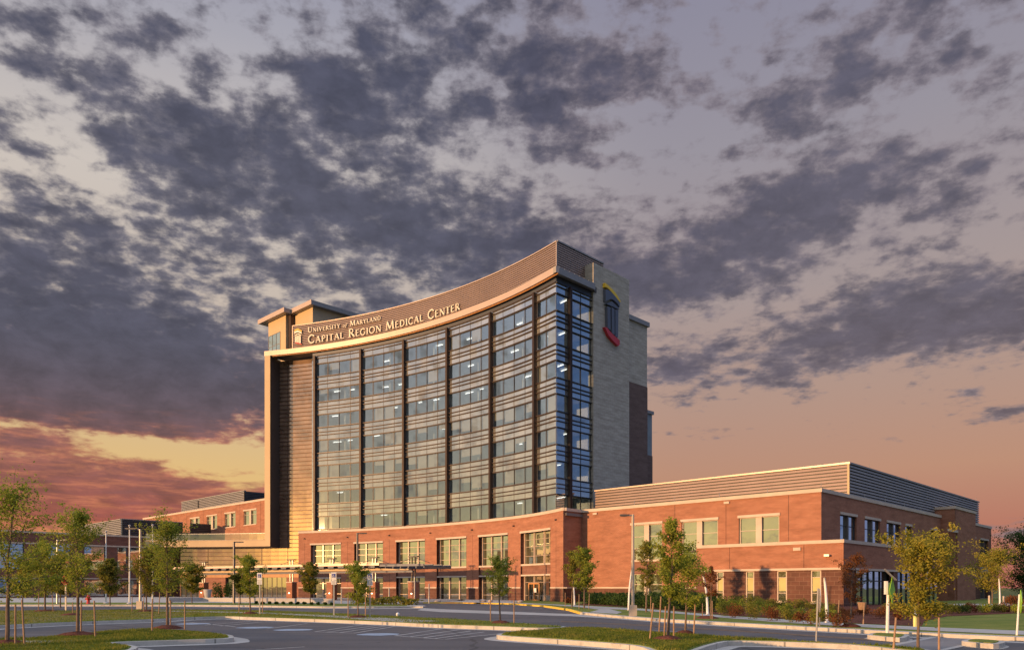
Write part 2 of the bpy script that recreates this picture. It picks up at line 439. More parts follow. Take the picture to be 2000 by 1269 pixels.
M['leaf_redbush'] = leafmat('red_bush_leaf', (0.12, 0.05, 0.024), (0.22, 0.085, 0.036), (0.30, 0.14, 0.055))

# ------------------------------------------------------------------ mesh helpers


class MB:
    def __init__(s):
        s.v, s.f, s.uv, s.smooth = [], [], [], False

    def face(s, pts, uvs=None):
        i = len(s.v)
        s.v.extend(pts); s.f.append(tuple(range(i, i + len(pts))))
        s.uv.extend(uvs if uvs else [(p[0] + p[1], p[2]) for p in pts])

    def box(s, p0, p1):
        (x0, y0, z0), (x1, y1, z1) = p0, p1
        s.obox((x0, y0), (x1 - x0, 0), (0, y1 - y0), z0, z1)

    def obox(s, p, a, b, z0, z1):
        """box on the parallelogram p, p+a, p+a+b, p+b"""
        q = [(p[0], p[1]), (p[0] + a[0], p[1] + a[1]), (p[0] + a[0] + b[0], p[1] + a[1] + b[1]), (p[0] + b[0], p[1] + b[1])]
        s.prism(q, z0, z1)

    def prism(s, poly, z0, z1, bottom=True):
        n = len(poly)
        ar = sum(poly[i][0] * poly[(i + 1) % n][1] - poly[(i + 1) % n][0] * poly[i][1] for i in range(n))
        if ar < 0: poly = poly[::-1]
        u = 0
        for i in range(n):
            a, b = poly[i], poly[(i + 1) % n]
            L = math.hypot(b[0] - a[0], b[1] - a[1])
            s.face([(a[0], a[1], z0), (b[0], b[1], z0), (b[0], b[1], z1), (a[0], a[1], z1)], [(u, z0), (u + L, z0), (u + L, z1), (u, z1)])
            u += L
        s.flat(poly, z1)
        if bottom: s.flat(poly, z0, True)

    def flat(s, poly, z, down=False):
        n = len(poly)
        ar = sum(poly[i][0] * poly[(i + 1) % n][1] - poly[(i + 1) % n][0] * poly[i][1] for i in range(n))
        if ar < 0: poly = poly[::-1]
        if n <= 4:
            tr = [tuple(range(n))]
        else:
            tr = []
            for t in tessellate_polygon([[Vector((p[0], p[1], 0)) for p in poly]]):
                a, b, c = (poly[k] for k in t)
                if (b[0] - a[0]) * (c[1] - a[1]) - (c[0] - a[0]) * (b[1] - a[1]) < 0: t = t[::-1]
                tr.append(t)
        for t in tr:
            if down: t = t[::-1]
            s.face([(poly[k][0], poly[k][1], z) for k in t], [(poly[k][0], poly[k][1]) for k in t])

    def tube(s, pts, radii, n=8, cap=True):
        if not hasattr(radii, '__len__'): radii = [radii] * len(pts)
        rings = []
        for i, p in enumerate(pts):
            p = Vector(p)
            d = Vector(pts[min(i + 1, len(pts) - 1)]) - Vector(pts[max(i - 1, 0)])
            d.normalize()
            a = d.cross(Vector((0, 0, 1)) if abs(d.z) < 0.9 else Vector((1, 0, 0))); a.normalize()
            b = d.cross(a)
            rings.append([tuple(p + (a * math.cos(2 * math.pi * k / n) + b * math.sin(2 * math.pi * k / n)) * radii[i]) for k in range(n)])
        i0 = len(s.v)
        for r in rings:
            s.v.extend(r)
        for i in range(len(rings) - 1):
            for k in range(n):
                q = (i0 + i * n + k, i0 + (i + 1) * n + k, i0 + (i + 1) * n + (k + 1) % n, i0 + i * n + (k + 1) % n)
                s.f.append(q[::-1]); s.uv.extend([(0, 0)] * 4)
        if cap:
            s.f.append(tuple(i0 + k for k in range(n))); s.uv.extend([(0, 0)] * n)
            s.f.append(tuple(i0 + (len(rings) - 1) * n + k for k in range(n))[::-1]); s.uv.extend([(0, 0)] * n)

    def lathe(s, prof, c=(0, 0), n=14):
        """prof: (radius, z) list, bottom to top"""
        i0 = len(s.v)
        for r, z in prof:
            s.v.extend((c[0] + r * math.cos(2 * math.pi * k / n), c[1] + r * math.sin(2 * math.pi * k / n), z) for k in range(n))
        for i in range(len(prof) - 1):
            for k in range(n):
                s.f.append((i0 + i * n + k, i0 + i * n + (k + 1) % n, i0 + (i + 1) * n + (k + 1) % n, i0 + (i + 1) * n + k)); s.uv.extend([(0, 0)] * 4)
        s.f.append(tuple(i0 + (len(prof) - 1) * n + k for k in range(n))); s.uv.extend([(0, 0)] * n)
        s.f.append(tuple(i0 + k for k in range(n))[::-1]); s.uv.extend([(0, 0)] * n)

    def build(s, name, mat, parent=None, label=None, smooth=False):
        ox, oy, oz = parent.matrix_origin if parent is not None and hasattr(parent, 'matrix_origin') else (0, 0, 0)
        if parent is not None: ox, oy, oz = ORG.get(parent.name, (0, 0, 0))
        me = bpy.data.meshes.new(name)
        me.from_pydata([(x - ox, y - oy, z - oz) for x, y, z in s.v], [], s.f)
        ul = me.uv_layers.new(name='UVMap')
        flat = [c for q in s.uv for c in q]
        ul.data.foreach_set('uv', flat)
        if smooth:
            me.polygons.foreach_set('use_smooth', [True] * len(me.polygons))
        me.materials.append(M[mat] if isinstance(mat, str) else mat)
        me.update()
        o = bpy.data.objects.new(name, me)
        COL.objects.link(o)
        if parent is not None:
            o.parent = parent
            ORG[o.name] = (ox, oy, oz)
        if label: o['label'] = label
        return o


ORG = {}


def thing(name, label, cat, loc=(0, 0, 0), group=None):
    o = bpy.data.objects.new(name, None)
    COL.objects.link(o)
    o.location = loc
    o.empty_display_size = 0.3
    o['label'] = label; o['category'] = cat
    if group: o['group'] = group
    ORG[o.name] = tuple(loc)
    return o


def tag(o, label, cat, group=None):
    o['label'] = label; o['category'] = cat
    if group: o['group'] = group
    return o


def struct(o, kind='structure', label=None):
    o['kind'] = kind
    if label: o['label'] = label
    return o


def gp(px, py):
    """photo pixel on level ground -> metres"""
    Y = EYE * KF / (py - HZ)
    return ((px - 1000) / KF * Y, Y)


def zat(py, Y): return EYE + (HZ - py) * Y / KF


def gpl(*pts): return [gp(*p) for p in pts]


def add(p, d, t): return (p[0] + d[0] * t, p[1] + d[1] * t)


U = (-0.7177, 0.6964)      # building grid: away to the left
V = (0.6966, 0.7175)       # building grid: away to the right
NL = (-0.6966, -0.7175)    # outward normal of the faces turned to the sun
NR = (0.7177, -0.6964)     # outward normal of the shaded faces


class Line:
    """path along a straight wall; s grows from left to right as seen from outside"""
    def __init__(s, p, d, n, off=0.0): s.p, s.d, s.n = add(p, n, off), d, n
    def at(s, t, out=0.0): return add(add(s.p, s.d, t), s.n, out)
    def px(s, px):
        t = (px - 1000) / KF
        return (t * s.p[1] - s.p[0]) / (s.d[0] - t * s.d[1])
    step = 1e9


class Arc:
    def __init__(s, cx, cy, R, fix=0.0): s.cx, s.cy, s.R, s.fix = cx, cy, R, fix
    step = 1.6

    def at(s, t, out=0.0):
        th = -t / s.R
        r = s.R - out
        x, y = s.cx + r * math.cos(th), s.cy + r * math.sin(th)
        if s.fix:
            p = x / y * KF
            if p > 0:
                k = 1 - s.fix * (p / 100) ** 2
                x, y = x * k, y * k
        return (x, y)

    def px(s, px):
        t = (px - 1000) / KF
        a = t * t + 1; b = -2 * (t * s.cx + s.cy); c = s.cx ** 2 + s.cy ** 2 - s.R ** 2
        y = (-b + math.sqrt(b * b - 4 * a * c)) / (2 * a)
        return -math.atan2(y - s.cy, t * y - s.cx) * s.R


def cuts(path, s0, s1, extra=()):
    c = {round(s0, 4), round(s1, 4)}
    c |= {round(e, 4) for e in extra if s0 < e < s1}
    n = max(1, int(math.ceil((s1 - s0) / path.step)))
    for i in range(n + 1):
        t = s0 + (s1 - s0) * i / n
        if all(abs(t - q) > 0.25 for q in c): c.add(round(t, 4))
    return sorted(c)


def wall(mb, path, s0, s1, z0, z1, holes=(), depth=0.4, out=0.0):
    ss = cuts(path, s0, s1, [h[0] for h in holes] + [h[1] for h in holes])
    zs = sorted({z0, z1} | {round(h[2], 4) for h in holes} | {round(h[3], 4) for h in holes})
    zs = [z for z in zs if z0 <= z <= z1]

    def P(s, z, o=0.0):
        x, y = path.at(s, out + o); return (x, y, z)
    for a, b in zip(ss, ss[1:]):
        for c, d in zip(zs, zs[1:]):
            m, k = (a + b) / 2, (c + d) / 2
            if any(h[0] < m < h[1] and h[2] < k < h[3] for h in holes): continue
            mb.face([P(a, c), P(b, c), P(b, d), P(a, d)], [(a, c), (b, c), (b, d), (a, d)])
    for h in holes:
        a, b, c, d = h[:4]
        D = -depth
        mb.face([P(a, c), P(a, d), P(a, d, D), P(a, c, D)], [(0, c), (0, d), (depth, d), (depth, c)])
        mb.face([P(b, c, D), P(b, d, D), P(b, d), P(b, c)], [(0, c), (0, d), (depth, d), (depth, c)])
        qs = [q for q in ss if a - 1e-3 <= q <= b + 1e-3]
        for e, f in zip(qs, qs[1:]):
            mb.face([P(e, d), P(f, d), P(f, d, D), P(e, d, D)])
            mb.face([P(e, c, D), P(f, c, D), P(f, c), P(e, c)])


def band(mb, path, s0, s1, z0, z1, out, inn):
    """box section that follows a path, from +out in front of it to -inn behind it"""
    ss = cuts(path, s0, s1)
    P = lambda s, z, o: path.at(s, o) + (z,)
    for a, b in zip(ss, ss[1:]):
        mb.face([P(a, z0, out), P(b, z0, out), P(b, z1, out), P(a, z1, out)], [(a, z0), (b, z0), (b, z1), (a, z1)])
        mb.face([P(a, z1, out), P(b, z1, out), P(b, z1, -inn), P(a, z1, -inn)], [(a, 0), (b, 0), (b, out + inn), (a, out + inn)])
        mb.face([P(a, z0, -inn), P(b, z0, -inn), P(b, z0, out), P(a, z0, out)], [(a, 0), (b, 0), (b, out + inn), (a, out + inn)])
        mb.face([P(b, z0, -inn), P(a, z0, -inn), P(a, z1, -inn), P(b, z1, -inn)], [(b, z0), (a, z0), (a, z1), (b, z1)])
    L = out + inn
    mb.face([P(s0, z0, -inn), P(s0, z0, out), P(s0, z1, out), P(s0, z1, -inn)], [(0, z0), (L, z0), (L, z1), (0, z1)])
    mb.face([P(s1, z0, out), P(s1, z0, -inn), P(s1, z1, -inn), P(s1, z1, out)], [(0, z0), (L, z0), (L, z1), (0, z1)])


def sheet(mb, path, s0, s1, z0, z1, out):
    for a, b in zip(*(lambda c: (c, c[1:]))(cuts(path, s0, s1))):
        mb.face([path.at(a, out) + (z0,), path.at(b, out) + (z0,), path.at(b, out) + (z1,), path.at(a, out) + (z1,)], [(a, z0), (b, z0), (b, z1), (a, z1)])


def louvre(mb, path, s0, s1, z0, z1, pitch=0.27, proud=0.11):
    """horizontal louvre blades with open gaps"""
    ss = cuts(path, s0, s1)
    n = max(1, int(round((z1 - z0) / pitch))); h = (z1 - z0) / n
    P = lambda s, z, o: path.at(s, o) + (z,)
    for a, b in zip(ss, ss[1:]):
        for i in range(n):
            z = z0 + i * h
            mb.face([P(a, z, proud), P(b, z, proud), P(b, z + h * .66, proud * .55), P(a, z + h * .66, proud * .55)])
            mb.face([P(a, z + h * .66, proud * .55), P(b, z + h * .66, proud * .55), P(b, z + h * .66, -.06), P(a, z + h * .66, -.06)])
            mb.face([P(a, z, -.06), P(b, z, -.06), P(b, z, proud), P(a, z, proud)])


def louvre_part(name, mat, parent, path, s0, s1, z0, z1, pitch, proud=0.11):
    m = MB(); louvre(m, path, s0, s1, z0, z1, pitch, proud); o = m.build(name, mat, parent)
    m = MB(); band(m, path, s0 + .01, s1 - .01, z0, z1, -.07, .25); m.build('louvre_gap_shade', 'dark', o)  # dark sheet painting the shade seen through the open gaps
    return o


def MBf(fn, *a, **k):
    m = MB(); fn(m, *a, **k); return m


# ------------------------------------------------------------------ hospital tower
FB = Arc(-63.73, 55.25, 81.89)            # tower front line (fascia)
GL = Arc(-63.73, 55.25, 82.79)            # tower glazing
LG = Arc(-63.73, 55.25, 84.9)            # lobby glazing
PD = Arc(-65.85, 51.54, 82.99, 0.023)     # brick podium
ZF0, ZF1, ZCOP = 42.14, 42.97, 11.2
tower = thing('hospital_tower', 'tall curved glass hospital tower with brown sunshades over a red brick base', 'building', (-20, 125, 0))
FINS = [617, 707, 791, 876, 961, 1047]
sT = GL.px(1086)
T = GL.at(sT)
RF = Line(T, V, NR)                        # shaded glass face
s_slab = RF.px(1155); s_slab2 = RF.px(1225)
sf = [GL.px(p) for p in FINS] + [sT]
HEAD = [40.05 - 4.35 * k for k in range(7)]
SILL = [37.88 - 4.35 * k for k in range(7)]
rng = random.Random(4)

holes = []
for k in range(7):
    for i in range(6):
        holes.append((sf[i] + 0.22, sf[i + 1] - (0.2 if i < 5 else 0.06), SILL[k], HEAD[k]))
sp = MB(); wall(sp, GL, GL.px(611), sT, 10.4, ZF0, holes, 0.12)
sp.build('spandrel_glazing', 'spandrel', tower)
sR0, sR1, sR2 = 0.06, RF.px(1109), RF.px(1112.5)
holes_r = []
for k in range(7):
    holes_r += [(sR0, sR1 - 0.05, SILL[k], HEAD[k]), (sR2 + 0.05, s_slab - 0.1, SILL[k], HEAD[k])]
sp = MB(); wall(sp, RF, 0, s_slab, 10.4, ZF0, holes_r, 0.12)
sp.build('shaded_spandrel_glazing', 'spandrel', tower)


def curtain_window(path, a, b, z0, z1, n):
    g = MBf(sheet, path, a, b, z0, z1, -0.06)
    w = g.build('window', 'glass', tower)
    f = MB()
    for i in range(n + 1):
        c = a + (b - a) * i / n
        c = min(max(c, a + 0.035), b - 0.035)
        band(f, path, c - 0.025, c + 0.025, z0, z1, 0.0, 0.09)
    band(f, path, a, b, z0 + 0.002, z0 + 0.07, 0.012, 0.1); band(f, path, a, b, z1 - 0.07, z1 - 0.002, 0.012, 0.1)
    f.build('window_frame', 'bronze_pole' if path is GL else 'dark', w)
    return w


BLIND = {4: (1, 2), 5: (1, 2), 3: (2,)}
for k in range(7):
    for i in range(6):
        a, b = holes[k * 6 + i][:2]
        n = 4 if i < 5 else 2
        w = curtain_window(GL, a, b, SILL[k], HEAD[k], n)
        bl = MB(); any_b = False
        for q in range(n):
            p_ = 0.16
            if k in (4, 5) and i not in (0, 5) and q in (1, 2): p_ = 0.95
            elif k == 3 and i in (3, 4): p_ = 0.7
            elif k == 3: p_ = 0.5
            elif k in (4, 5): p_ = 0.35
            if rng.random() < p_:
                any_b = True
                drop = rng.choice((1.0, 1.0, 0.8, 0.55, 0.35))
                c0, c1 = a + (b - a) * q / n + 0.05, a + (b - a) * (q + 1) / n - 0.05
                sheet(bl, GL, c0, c1, HEAD[k] - (HEAD[k] - SILL[k]) * drop, HEAD[k], -0.25)
        if any_b: bl.build('blind', 'blind', w)
for k in range(7):
    for j in range(2):
        a, b = holes_r[k * 2 + j][:2]
        curtain_window(RF, a, b, SILL[k], HEAD[k], 1 if j == 0 else 2)

# horizontal sunshades
levels = []
for k in range(7):
    levels += [(SILL[k] - 0.06, .26), (SILL[k] - 0.80, .24), (SILL[k] - 1.32, .24), (HEAD[k] + 0.04, .22)]
levels += [(HEAD[0] + 0.97, .22), (HEAD[0] + 1.42, .22)]
for z, o in levels:
    if z < 11: continue
    m = MB()
    for i in range(6):
        band(m, GL, sf[i] + 0.2, sf[i + 1] - (0.18 if i < 5 else 0.0), z - 0.055, z + 0.04, o * .85, 0.0)
    band(m, GL, GL.px(611), sf[0] - 0.2, z - 0.06, z + 0.05, 0.12, 0.0)
    m.build('sunshade', 'bronze', tower)
    m = MB()
    band(m, RF, 0.0, sR1 - .1, z - 0.055, z + 0.04, o * .85, 0.0); band(m, RF, sR2 + .1, s_slab - 0.02, z - 0.055, z + 0.04, o * .85, 0.0)
    m.build('shaded_sunshade', 'dark', tower)  # shaded-side copies in a colder metal, shade put into the colour
# vertical mullion lines on the spandrels
m = MB()
for i in range(6):
    n = 4 if i < 5 else 2
    for q in range(1, n):
        c = sf[i] + (sf[i + 1] - sf[i]) * q / n
        band(m, GL, c - 0.018, c + 0.018, 10.5, ZF0 - .6, 0.03, 0.0)
m.build('mullion_grid', 'bronze', tower)
m = MB(); c = (sR2 + s_slab) / 2; band(m, RF, c - .03, c + .03, 10.5, ZF0 - .5, .05, 0); m.build('shaded_mullion', 'dark', tower)  # cold dark metal carries the shade of this face
for s in sf[:-1]:
    m = MB(); band(m, GL, s - 0.17, s - 0.04, 10.6, ZF0 - 0.75, 0.55, 0.0); band(m, GL, s + 0.04, s + 0.17, 10.6, ZF0 - 0.75, 0.55, 0.0)
    band(m, GL, s - 0.04, s + 0.04, 10.6, ZF0 - 0.8, 0.3, 0.0)
    m.build('vertical_fin', 'bronze', tower)
m = MB(); band(m, RF, sR1, sR1 + 0.14, 10.6, ZF0 - .7, .5, 0); band(m, RF, sR2 - .14, sR2, 10.6, ZF0 - .7, .5, 0); m.build('vertical_fin', 'bronze', tower)
m = MB(); band(m, GL, GL.px(611), sT, ZF0 - 0.58, ZF0 - 0.02, 0.05, 0); band(m, RF, 0, s_slab - .02, ZF0 - 0.58, ZF0 - 0.02, 0.05, 0)
m.build('head_panel', 'steel_blue', tower)

# storeys behind the glass
DEEP = 7.0
front = [GL.at(GL.px(612) + (sT - .3 - GL.px(612)) * i / 40, -.2) for i in range(41)]
back = [GL.at(GL.px(612) + (sT - 3.4 - GL.px(612)) * i / 40, -DEEP) for i in range(41)]
plate_ = front + [RF.at(.35, -.22), RF.at(s_slab - .1, -.22), RF.at(s_slab - .1, -3)] + back[::-1]
for k in range(7):
    m = MB(); m.prism(plate_, HEAD[k] - 4.1 if k < 6 else 9.9, HEAD[k] - 2.95)
    m.build('floor_slab', 'ceiling', tower)
m = MB(); m.prism(plate_, HEAD[0] + .22, ZF0 - .1); m.build('floor_slab', 'ceiling', tower)
m = MB()
sheet(m, GL, GL.px(600), sT - 3.4, 9.9, ZF0, -DEEP)
e0, e1 = GL.at(sT - 3.4, -DEEP), RF.at(s_slab - .1, -3)
m.face([e0 + (9.9,), e1 + (9.9,), e1 + (ZF0,), e0 + (ZF0,)]); e2 = RF.at(s_slab - .1, -.25); m.face([e1 + (9.9,), e2 + (9.9,), e2 + (ZF0,), e1 + (ZF0,)])
m.build('inner_wall', 'inner', tower)
m = MB()
for i in range(6):
    s = sf[i]
    for o in ([0.0, 0.5] if i < 5 else [0.0]):
        c = s + (sf[i + 1] - sf[i]) * o
        band(m, GL, c - .08, c + .08, 9.95, ZF0 - .15, -0.4 - 1.2 * (o > 0), DEEP - .1)
m.build('partition', 'inner', tower)
for k in range(7):
    for i in range(6):
        for q in range(2 if k < 4 else 1):
            if rng.random() < (0.55 if k >= 4 else 0.25): continue
            a = sf[i] + (sf[i + 1] - sf[i]) * (0.24 + 0.3 * q + rng.uniform(-.05, .05))
            inn = rng.uniform(1.2, 4.2); wl = rng.choice((.35, .6, .6, .8))
            m = MB(); band(m, GL, a - wl, a + wl, HEAD[k] + 0.05, HEAD[k] + 0.11, -inn, inn + 0.14)
            m.build('ceiling_lamp', 'lamp', tower)

# fascia, soffit, roof, louvre screen
sF0, sFc = FB.px(516), FB.px(1086)
FC = FB.at(sFc)
FR = Line(FC, V, NR)
sFR = FR.px(1163)
s3_ = RF.px(1262)
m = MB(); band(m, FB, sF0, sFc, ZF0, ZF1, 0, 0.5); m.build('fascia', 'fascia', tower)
m = MB(); band(m, FR, 0, sFR, ZF0, ZF1, 0.0, 0.5); m.build('shaded_fascia', 'screen_grey', tower)  # same fascia round the corner, its shade painted as greyer metal
m = MB(); band(m, FB, sF0 + 1.2, sFc - .05, ZF0 - 0.12, ZF0 - .003, -0.3, 0.5); m.build('soffit_trim', 'wood', tower)
arcpts = [FB.at(sF0 + (sFc - sF0) * i / 60, -0.3) for i in range(61)]
roofpoly = arcpts[:-1] + [FR.at(.3, -.3), FR.at(sFR, -.3), RF.at(sFR + 1.6, -.2), RF.at(s_slab2 - .5, -.2), add(RF.at(s_slab2 - .5), U, 12), add(arcpts[0], V, 22)]
m = MB(); m.prism(roofpoly, ZF0 + .02, ZF1 - .05); m.build('roof', 'dark_grey', tower)
SC = Arc(-63.73, 55.25, 84.1)
sS0, sSc = SC.px(572.5), SC.px(1088)
SCC = SC.at(sSc)
SR = Line(SCC, V, NR)
louvre_part('louvre_screen', 'screen', tower, SC, sS0, sSc, ZF1 - 0.1, 47.6, 0.29)
louvre_part('shaded_louvre_screen', 'screen', tower, SR, 0, SR.px(1178), ZF1 - 0.1, 47.6, 0.29)
m = MB(); band(m, SC, sS0 - .1, sSc + .05, 47.6, 47.75, .16, .3); band(m, SC, sS0 - .12, sS0 + .02, ZF1, 47.6, .16, .3); band(m, SC, sSc - .08, sSc + .06, ZF1, 47.6, .14, .0)
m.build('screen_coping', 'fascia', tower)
m = MB(); band(m, SR, 0, SR.px(1178), 47.61, 47.8, .16, .3); m.build('shaded_screen_coping', 'screen_grey', tower)  # greyer than the sunlit coping, with shade set in the colour
m = MB(); m.prism([SC.at(sS0 + (sSc - sS0) * i / 40, -0.28) for i in range(41)] + [add(SCC, V, SR.px(1178)), add(SC.at(sS0), V, 16)], 47.3, 47.4); m.build('screen_roof', 'roof', tower)
# handrail along the edge of the cornice, lit by the sun
m = MB()
for s in [i * 1.0 for i in range(1, 9)]:
    if s < sFR: m.tube([FR.at(s, -.25) + (ZF1,), FR.at(s, -.25) + (ZF1 + .22,)], .05, 5)
m.build('cornice_clip', 'galv', tower)

# stone slab on the shaded side and the blocks behind it
m = MB(); band(m, RF, s_slab, s_slab2, 0, 46.16, 0.35, 1.6); m.build('stone_slab', 'tile', tower)
m = MB(); band(m, RF, s_slab + 1.0, s_slab2 - .5, 0, 41, -1.32, 4); m.build('slab_backing', 'inner', tower)
s3 = RF.px(1266)
m = MB(); band(m, RF, s_slab2 + .003, s3, 31.75, 40.75, -0.2, 8); m.build('stone_block', 'tile', tower)
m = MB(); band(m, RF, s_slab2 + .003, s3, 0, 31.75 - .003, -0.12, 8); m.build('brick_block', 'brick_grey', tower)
m = MB(); band(m, RF, s_slab2 + .003, s3 + .25, 40.75, 41.4, .12, 8.2); m.build('block_coping', 'screen_grey', tower)
R2 = Line(add(T, U, 3.0), V, NR)
s4a, s4 = R2.px(1262), R2.px(1274.5)
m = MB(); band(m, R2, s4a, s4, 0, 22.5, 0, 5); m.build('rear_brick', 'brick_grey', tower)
m = MB(); band(m, R2, s4a, s4, 22.5, 29.0, -.1, 5); m.build('rear_glazing', plain('blue_grey_panel', (.20, .235, .25), .5), tower)
m = MB(); band(m, R2, s4a, s4 + .2, 29.0, 29.5, .15, 5); m.build('rear_coping', 'screen_grey', tower)

# beige portal frame on the left, shade painted on its inner face, the ledge running left
th0, th1 = FB.px(516.8), FB.px(527.5)


def radial_len(s, px):
    lo, hi = 0.0, 30.0
    for _ in range(50):
        mid = (lo + hi) / 2
        x, y = FB.at(s, -mid)
        if 1000 + KF * x / y < px: lo = mid
        else: hi = mid
    return lo


LW_ = radial_len(th1, 556)
m = MB(); band(m, FB, th0, th1, 9.01, ZF0 - .003, 0, LW_); m.build('frame_pillar', 'panel', tower)
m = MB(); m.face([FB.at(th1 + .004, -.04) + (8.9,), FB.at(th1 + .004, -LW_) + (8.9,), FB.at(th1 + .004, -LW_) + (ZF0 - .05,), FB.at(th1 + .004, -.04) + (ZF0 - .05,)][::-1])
m.build('frame_inner_shade', 'dark_grey', tower)  # dark sheet on the pillar's inner face, shade put into its colour
LE0 = FB.px(283)
m = MB(); band(m, FB, LE0, th0 - .003, 9.01, 10.12, 0, 1.0); m.build('ledge', 'panel', tower)
m = MB(); band(m, FB, LE0, th0 - .003, 10.125, 10.2, .08, 1.0); m.build('ledge_cap', 'stone', tower)
m = MB(); m.prism([FB.at(LE0 + (th1 - LE0) * i / 16, -0.95) for i in range(17)] + [FB.at(th1, -14), FB.at(LE0, -10)], 8.9, 9.6); m.build('terrace_floor', 'dark_grey', tower)
m = MB(); sheet(m, FB, LE0, th0 - .05, 10.2, 11.3, -0.35); gr = m.build('glass_railing', clear_glass('railing_glass', (0.72, 0.66, 0.58), 0.22), tower)
m = MB(); band(m, FB, LE0, th0 - .05, 11.3, 11.37, -.31, .39); m.build('rail_cap', 'galv', gr)
# lobby glazing with its close horizontal fins
sl0, sl1, sl2 = LG.px(352), LG.px(583), LG.px(612)
m = MB(); sheet(m, LG, LG.px(545), sl2, 3.6, ZF0 - .2, 0); sheet(m, LG, sl0, LG.px(545), 3.6, 8.9, 0); m.build('lobby_glazing', 'lobby', tower)
z = 4.6
while z < ZF0 - 1.0:
    m = MB(); band(m, LG, LG.px(545) if z > 8.8 else sl0, sl2, z - .05, z + .05, .2, 0); m.build('lobby_fin', 'bronze_red', tower)
    z += .72
m = MB()
for i in range(6):
    s = sl0 + (sl2 - sl0) * i / 5
    band(m, LG, s - .03, s + .03, 3.6, 8.85 if s < LG.px(545) else ZF0 - .3, .05, 0)
m.build('lobby_mullions', 'bronze', tower)
m = MB(); band(m, LG, GL.px(606) * LG.R / GL.R, LG.px(612.5), 9, ZF0 - .3, .5, 0); m.build('edge_column', 'spandrel', tower)

# penthouse with two flat roofs
ROOFZ = 52.9
BC = (-35.64, 137.0)
AC = (-41.55, 140.7)
LB = Line(BC, (-U[0], -U[1]), NL); RB = Line(BC, V, NR)
lb = -LB.px(570)
pent = MB()
pent.obox(BC, (U[0] * 14, U[1] * 14), (V[0] * 22, V[1] * 22), ROOFZ - .78, ROOFZ); pent.build('upper_roof', 'screen_grey', tower)
m = MB(); m.obox(add(add(BC, U, -.08), V, -.08), (U[0] * 14, U[1] * 14), (V[0] * .07, V[1] * .07), ROOFZ - .8, ROOFZ + .02); m.build('upper_roof_edge', 'fascia', tower)
i0 = add(add(BC, U, 1.0), V, 0.9)
m = MB(); m.obox(i0, (U[0] * 12, U[1] * 12), (V[0] * 19, V[1] * 19), 41, ROOFZ - .79); m.build('penthouse_wall', 'panel', tower)
m = MB(); m.obox(AC, (U[0] * 9.6, U[1] * 9.6), (V[0] * 8, V[1] * 8), ROOFZ - .83, ROOFZ - .05); m.build('lower_roof', 'screen_grey', tower)
m = MB(); m.obox(add(add(AC, U, -.08), V, -.08), (U[0] * 9.8, U[1] * 9.8), (V[0] * .07, V[1] * .07), ROOFZ - .86, ROOFZ - .03); m.build('lower_roof_edge', 'fascia', tower)
j0 = add(add(AC, U, 1.2), V, 1.0)
m = MB(); m.obox(j0, (U[0] * 6.4, U[1] * 6.4), (V[0] * 8, V[1] * 8), 36, ROOFZ - .84); m.build('stair_wall', 'panel', tower)
JL = Line(j0, (-U[0], -U[1]), NL)
wj = MBf(sheet, JL, -6.3, -2.0, 42.0, 49.4, .03).build('stair_window', 'window', tower)
m = MB()
for q in range(4): band(m, JL, -6.3 + q * 1.43, -6.22 + q * 1.43, 42.0, 49.4, .08, 0)
for q in (43.5, 47.2, 49.35): band(m, JL, -6.3, -1.95, q, q + .08, .07, 0)
m.build('window_frame', 'screen_grey', wj)
m = MB(); m.obox(add(j0, V, .5), (U[0] * -.9, U[1] * -.9), (V[0] * 6, V[1] * 6), 38, ROOFZ - .85); m.build('stair_return', 'bronze', tower)

# ------------------------------------------------------------------ podium (part of the tower)
PW = [(607, 666), (692, 748), (774, 830), (853, 911), (935, 992), (1017, 1075)]
sP0, sP1 = PD.px(583), PD.px(1100)
ph = []
for a, b in PW:
    ph += [(PD.px(a), PD.px(b), 4.85, 8.85), (PD.px(a), PD.px(b), 0.0, 3.3), (PD.px(a), PD.px(b), 3.3, 4.85)]
m = MB(); wall(m, PD, sP0, sP1, 1.86, ZCOP - .35, ph, 0.75)
for sg in (sP0, sP1): pass
m.build('podium_wall', 'brick', tower)
m = MB(); wall(m, PD, sP0, sP1, 0, 1.72, ph, 0.75, 0.02); m.build('podium_base', 'brick_dark', tower)
m = MB()
edges = [sP0] + [q for a, b in PW for q in (PD.px(a), PD.px(b))] + [sP1]
for a, b in zip(edges[0::2], edges[1::2]): band(m, PD, a, b, 1.72, 1.88, .09, .55)
m.build('podium_band', 'stone', tower)
m = MB(); band(m, PD, sP0, sP1, ZCOP - .352, ZCOP, .1, .5); m.build('podium_coping', 'stone', tower)
for i, (a, b) in enumerate(PW):
    a, b = PD.px(a), PD.px(b)
    m = MB(); band(m, PD, a - .12, b + .05, 8.85, 9.12, .1, .02); m.build('lintel', 'stone', tower)
    m = MB(); band(m, PD, a + .003, b - .003, 4.62, 4.86, .0, .4); m.build('sill', 'stone', tower)
    m = MB(); band(m, PD, a + .003, b - .003, 3.3, 3.5, .0, .4); m.build('lower_lintel', 'stone', tower)
    m = MB(); sheet(m, PD, a, b, 3.5, 4.62, -.25); m.build('spandrel_panel', 'brick_panel', tower)
    for z0, z1, n in ((4.86, 8.85, 3), (0.05, 3.3, 3)):
        w = MBf(sheet, PD, a, b, z0, z1, -.7).build('window', 'window' if z0 > 3 else 'window_ground', tower)
        f = MB()
        for q in range(n + 1):
            c = min(max(a + (b - a) * q / n, a + .12), b - .12)
            band(f, PD, c - .11, c + .11, z0, z1, -.55, .72)
        for zz in ((1.0, 2.2, 3.1) if z0 > 3 else (2.45, .75)):
            band(f, PD, a, b, z0 + zz - .03, z0 + zz + .03, -.62, .71)
        f.build('window_frame', 'fascia', w)
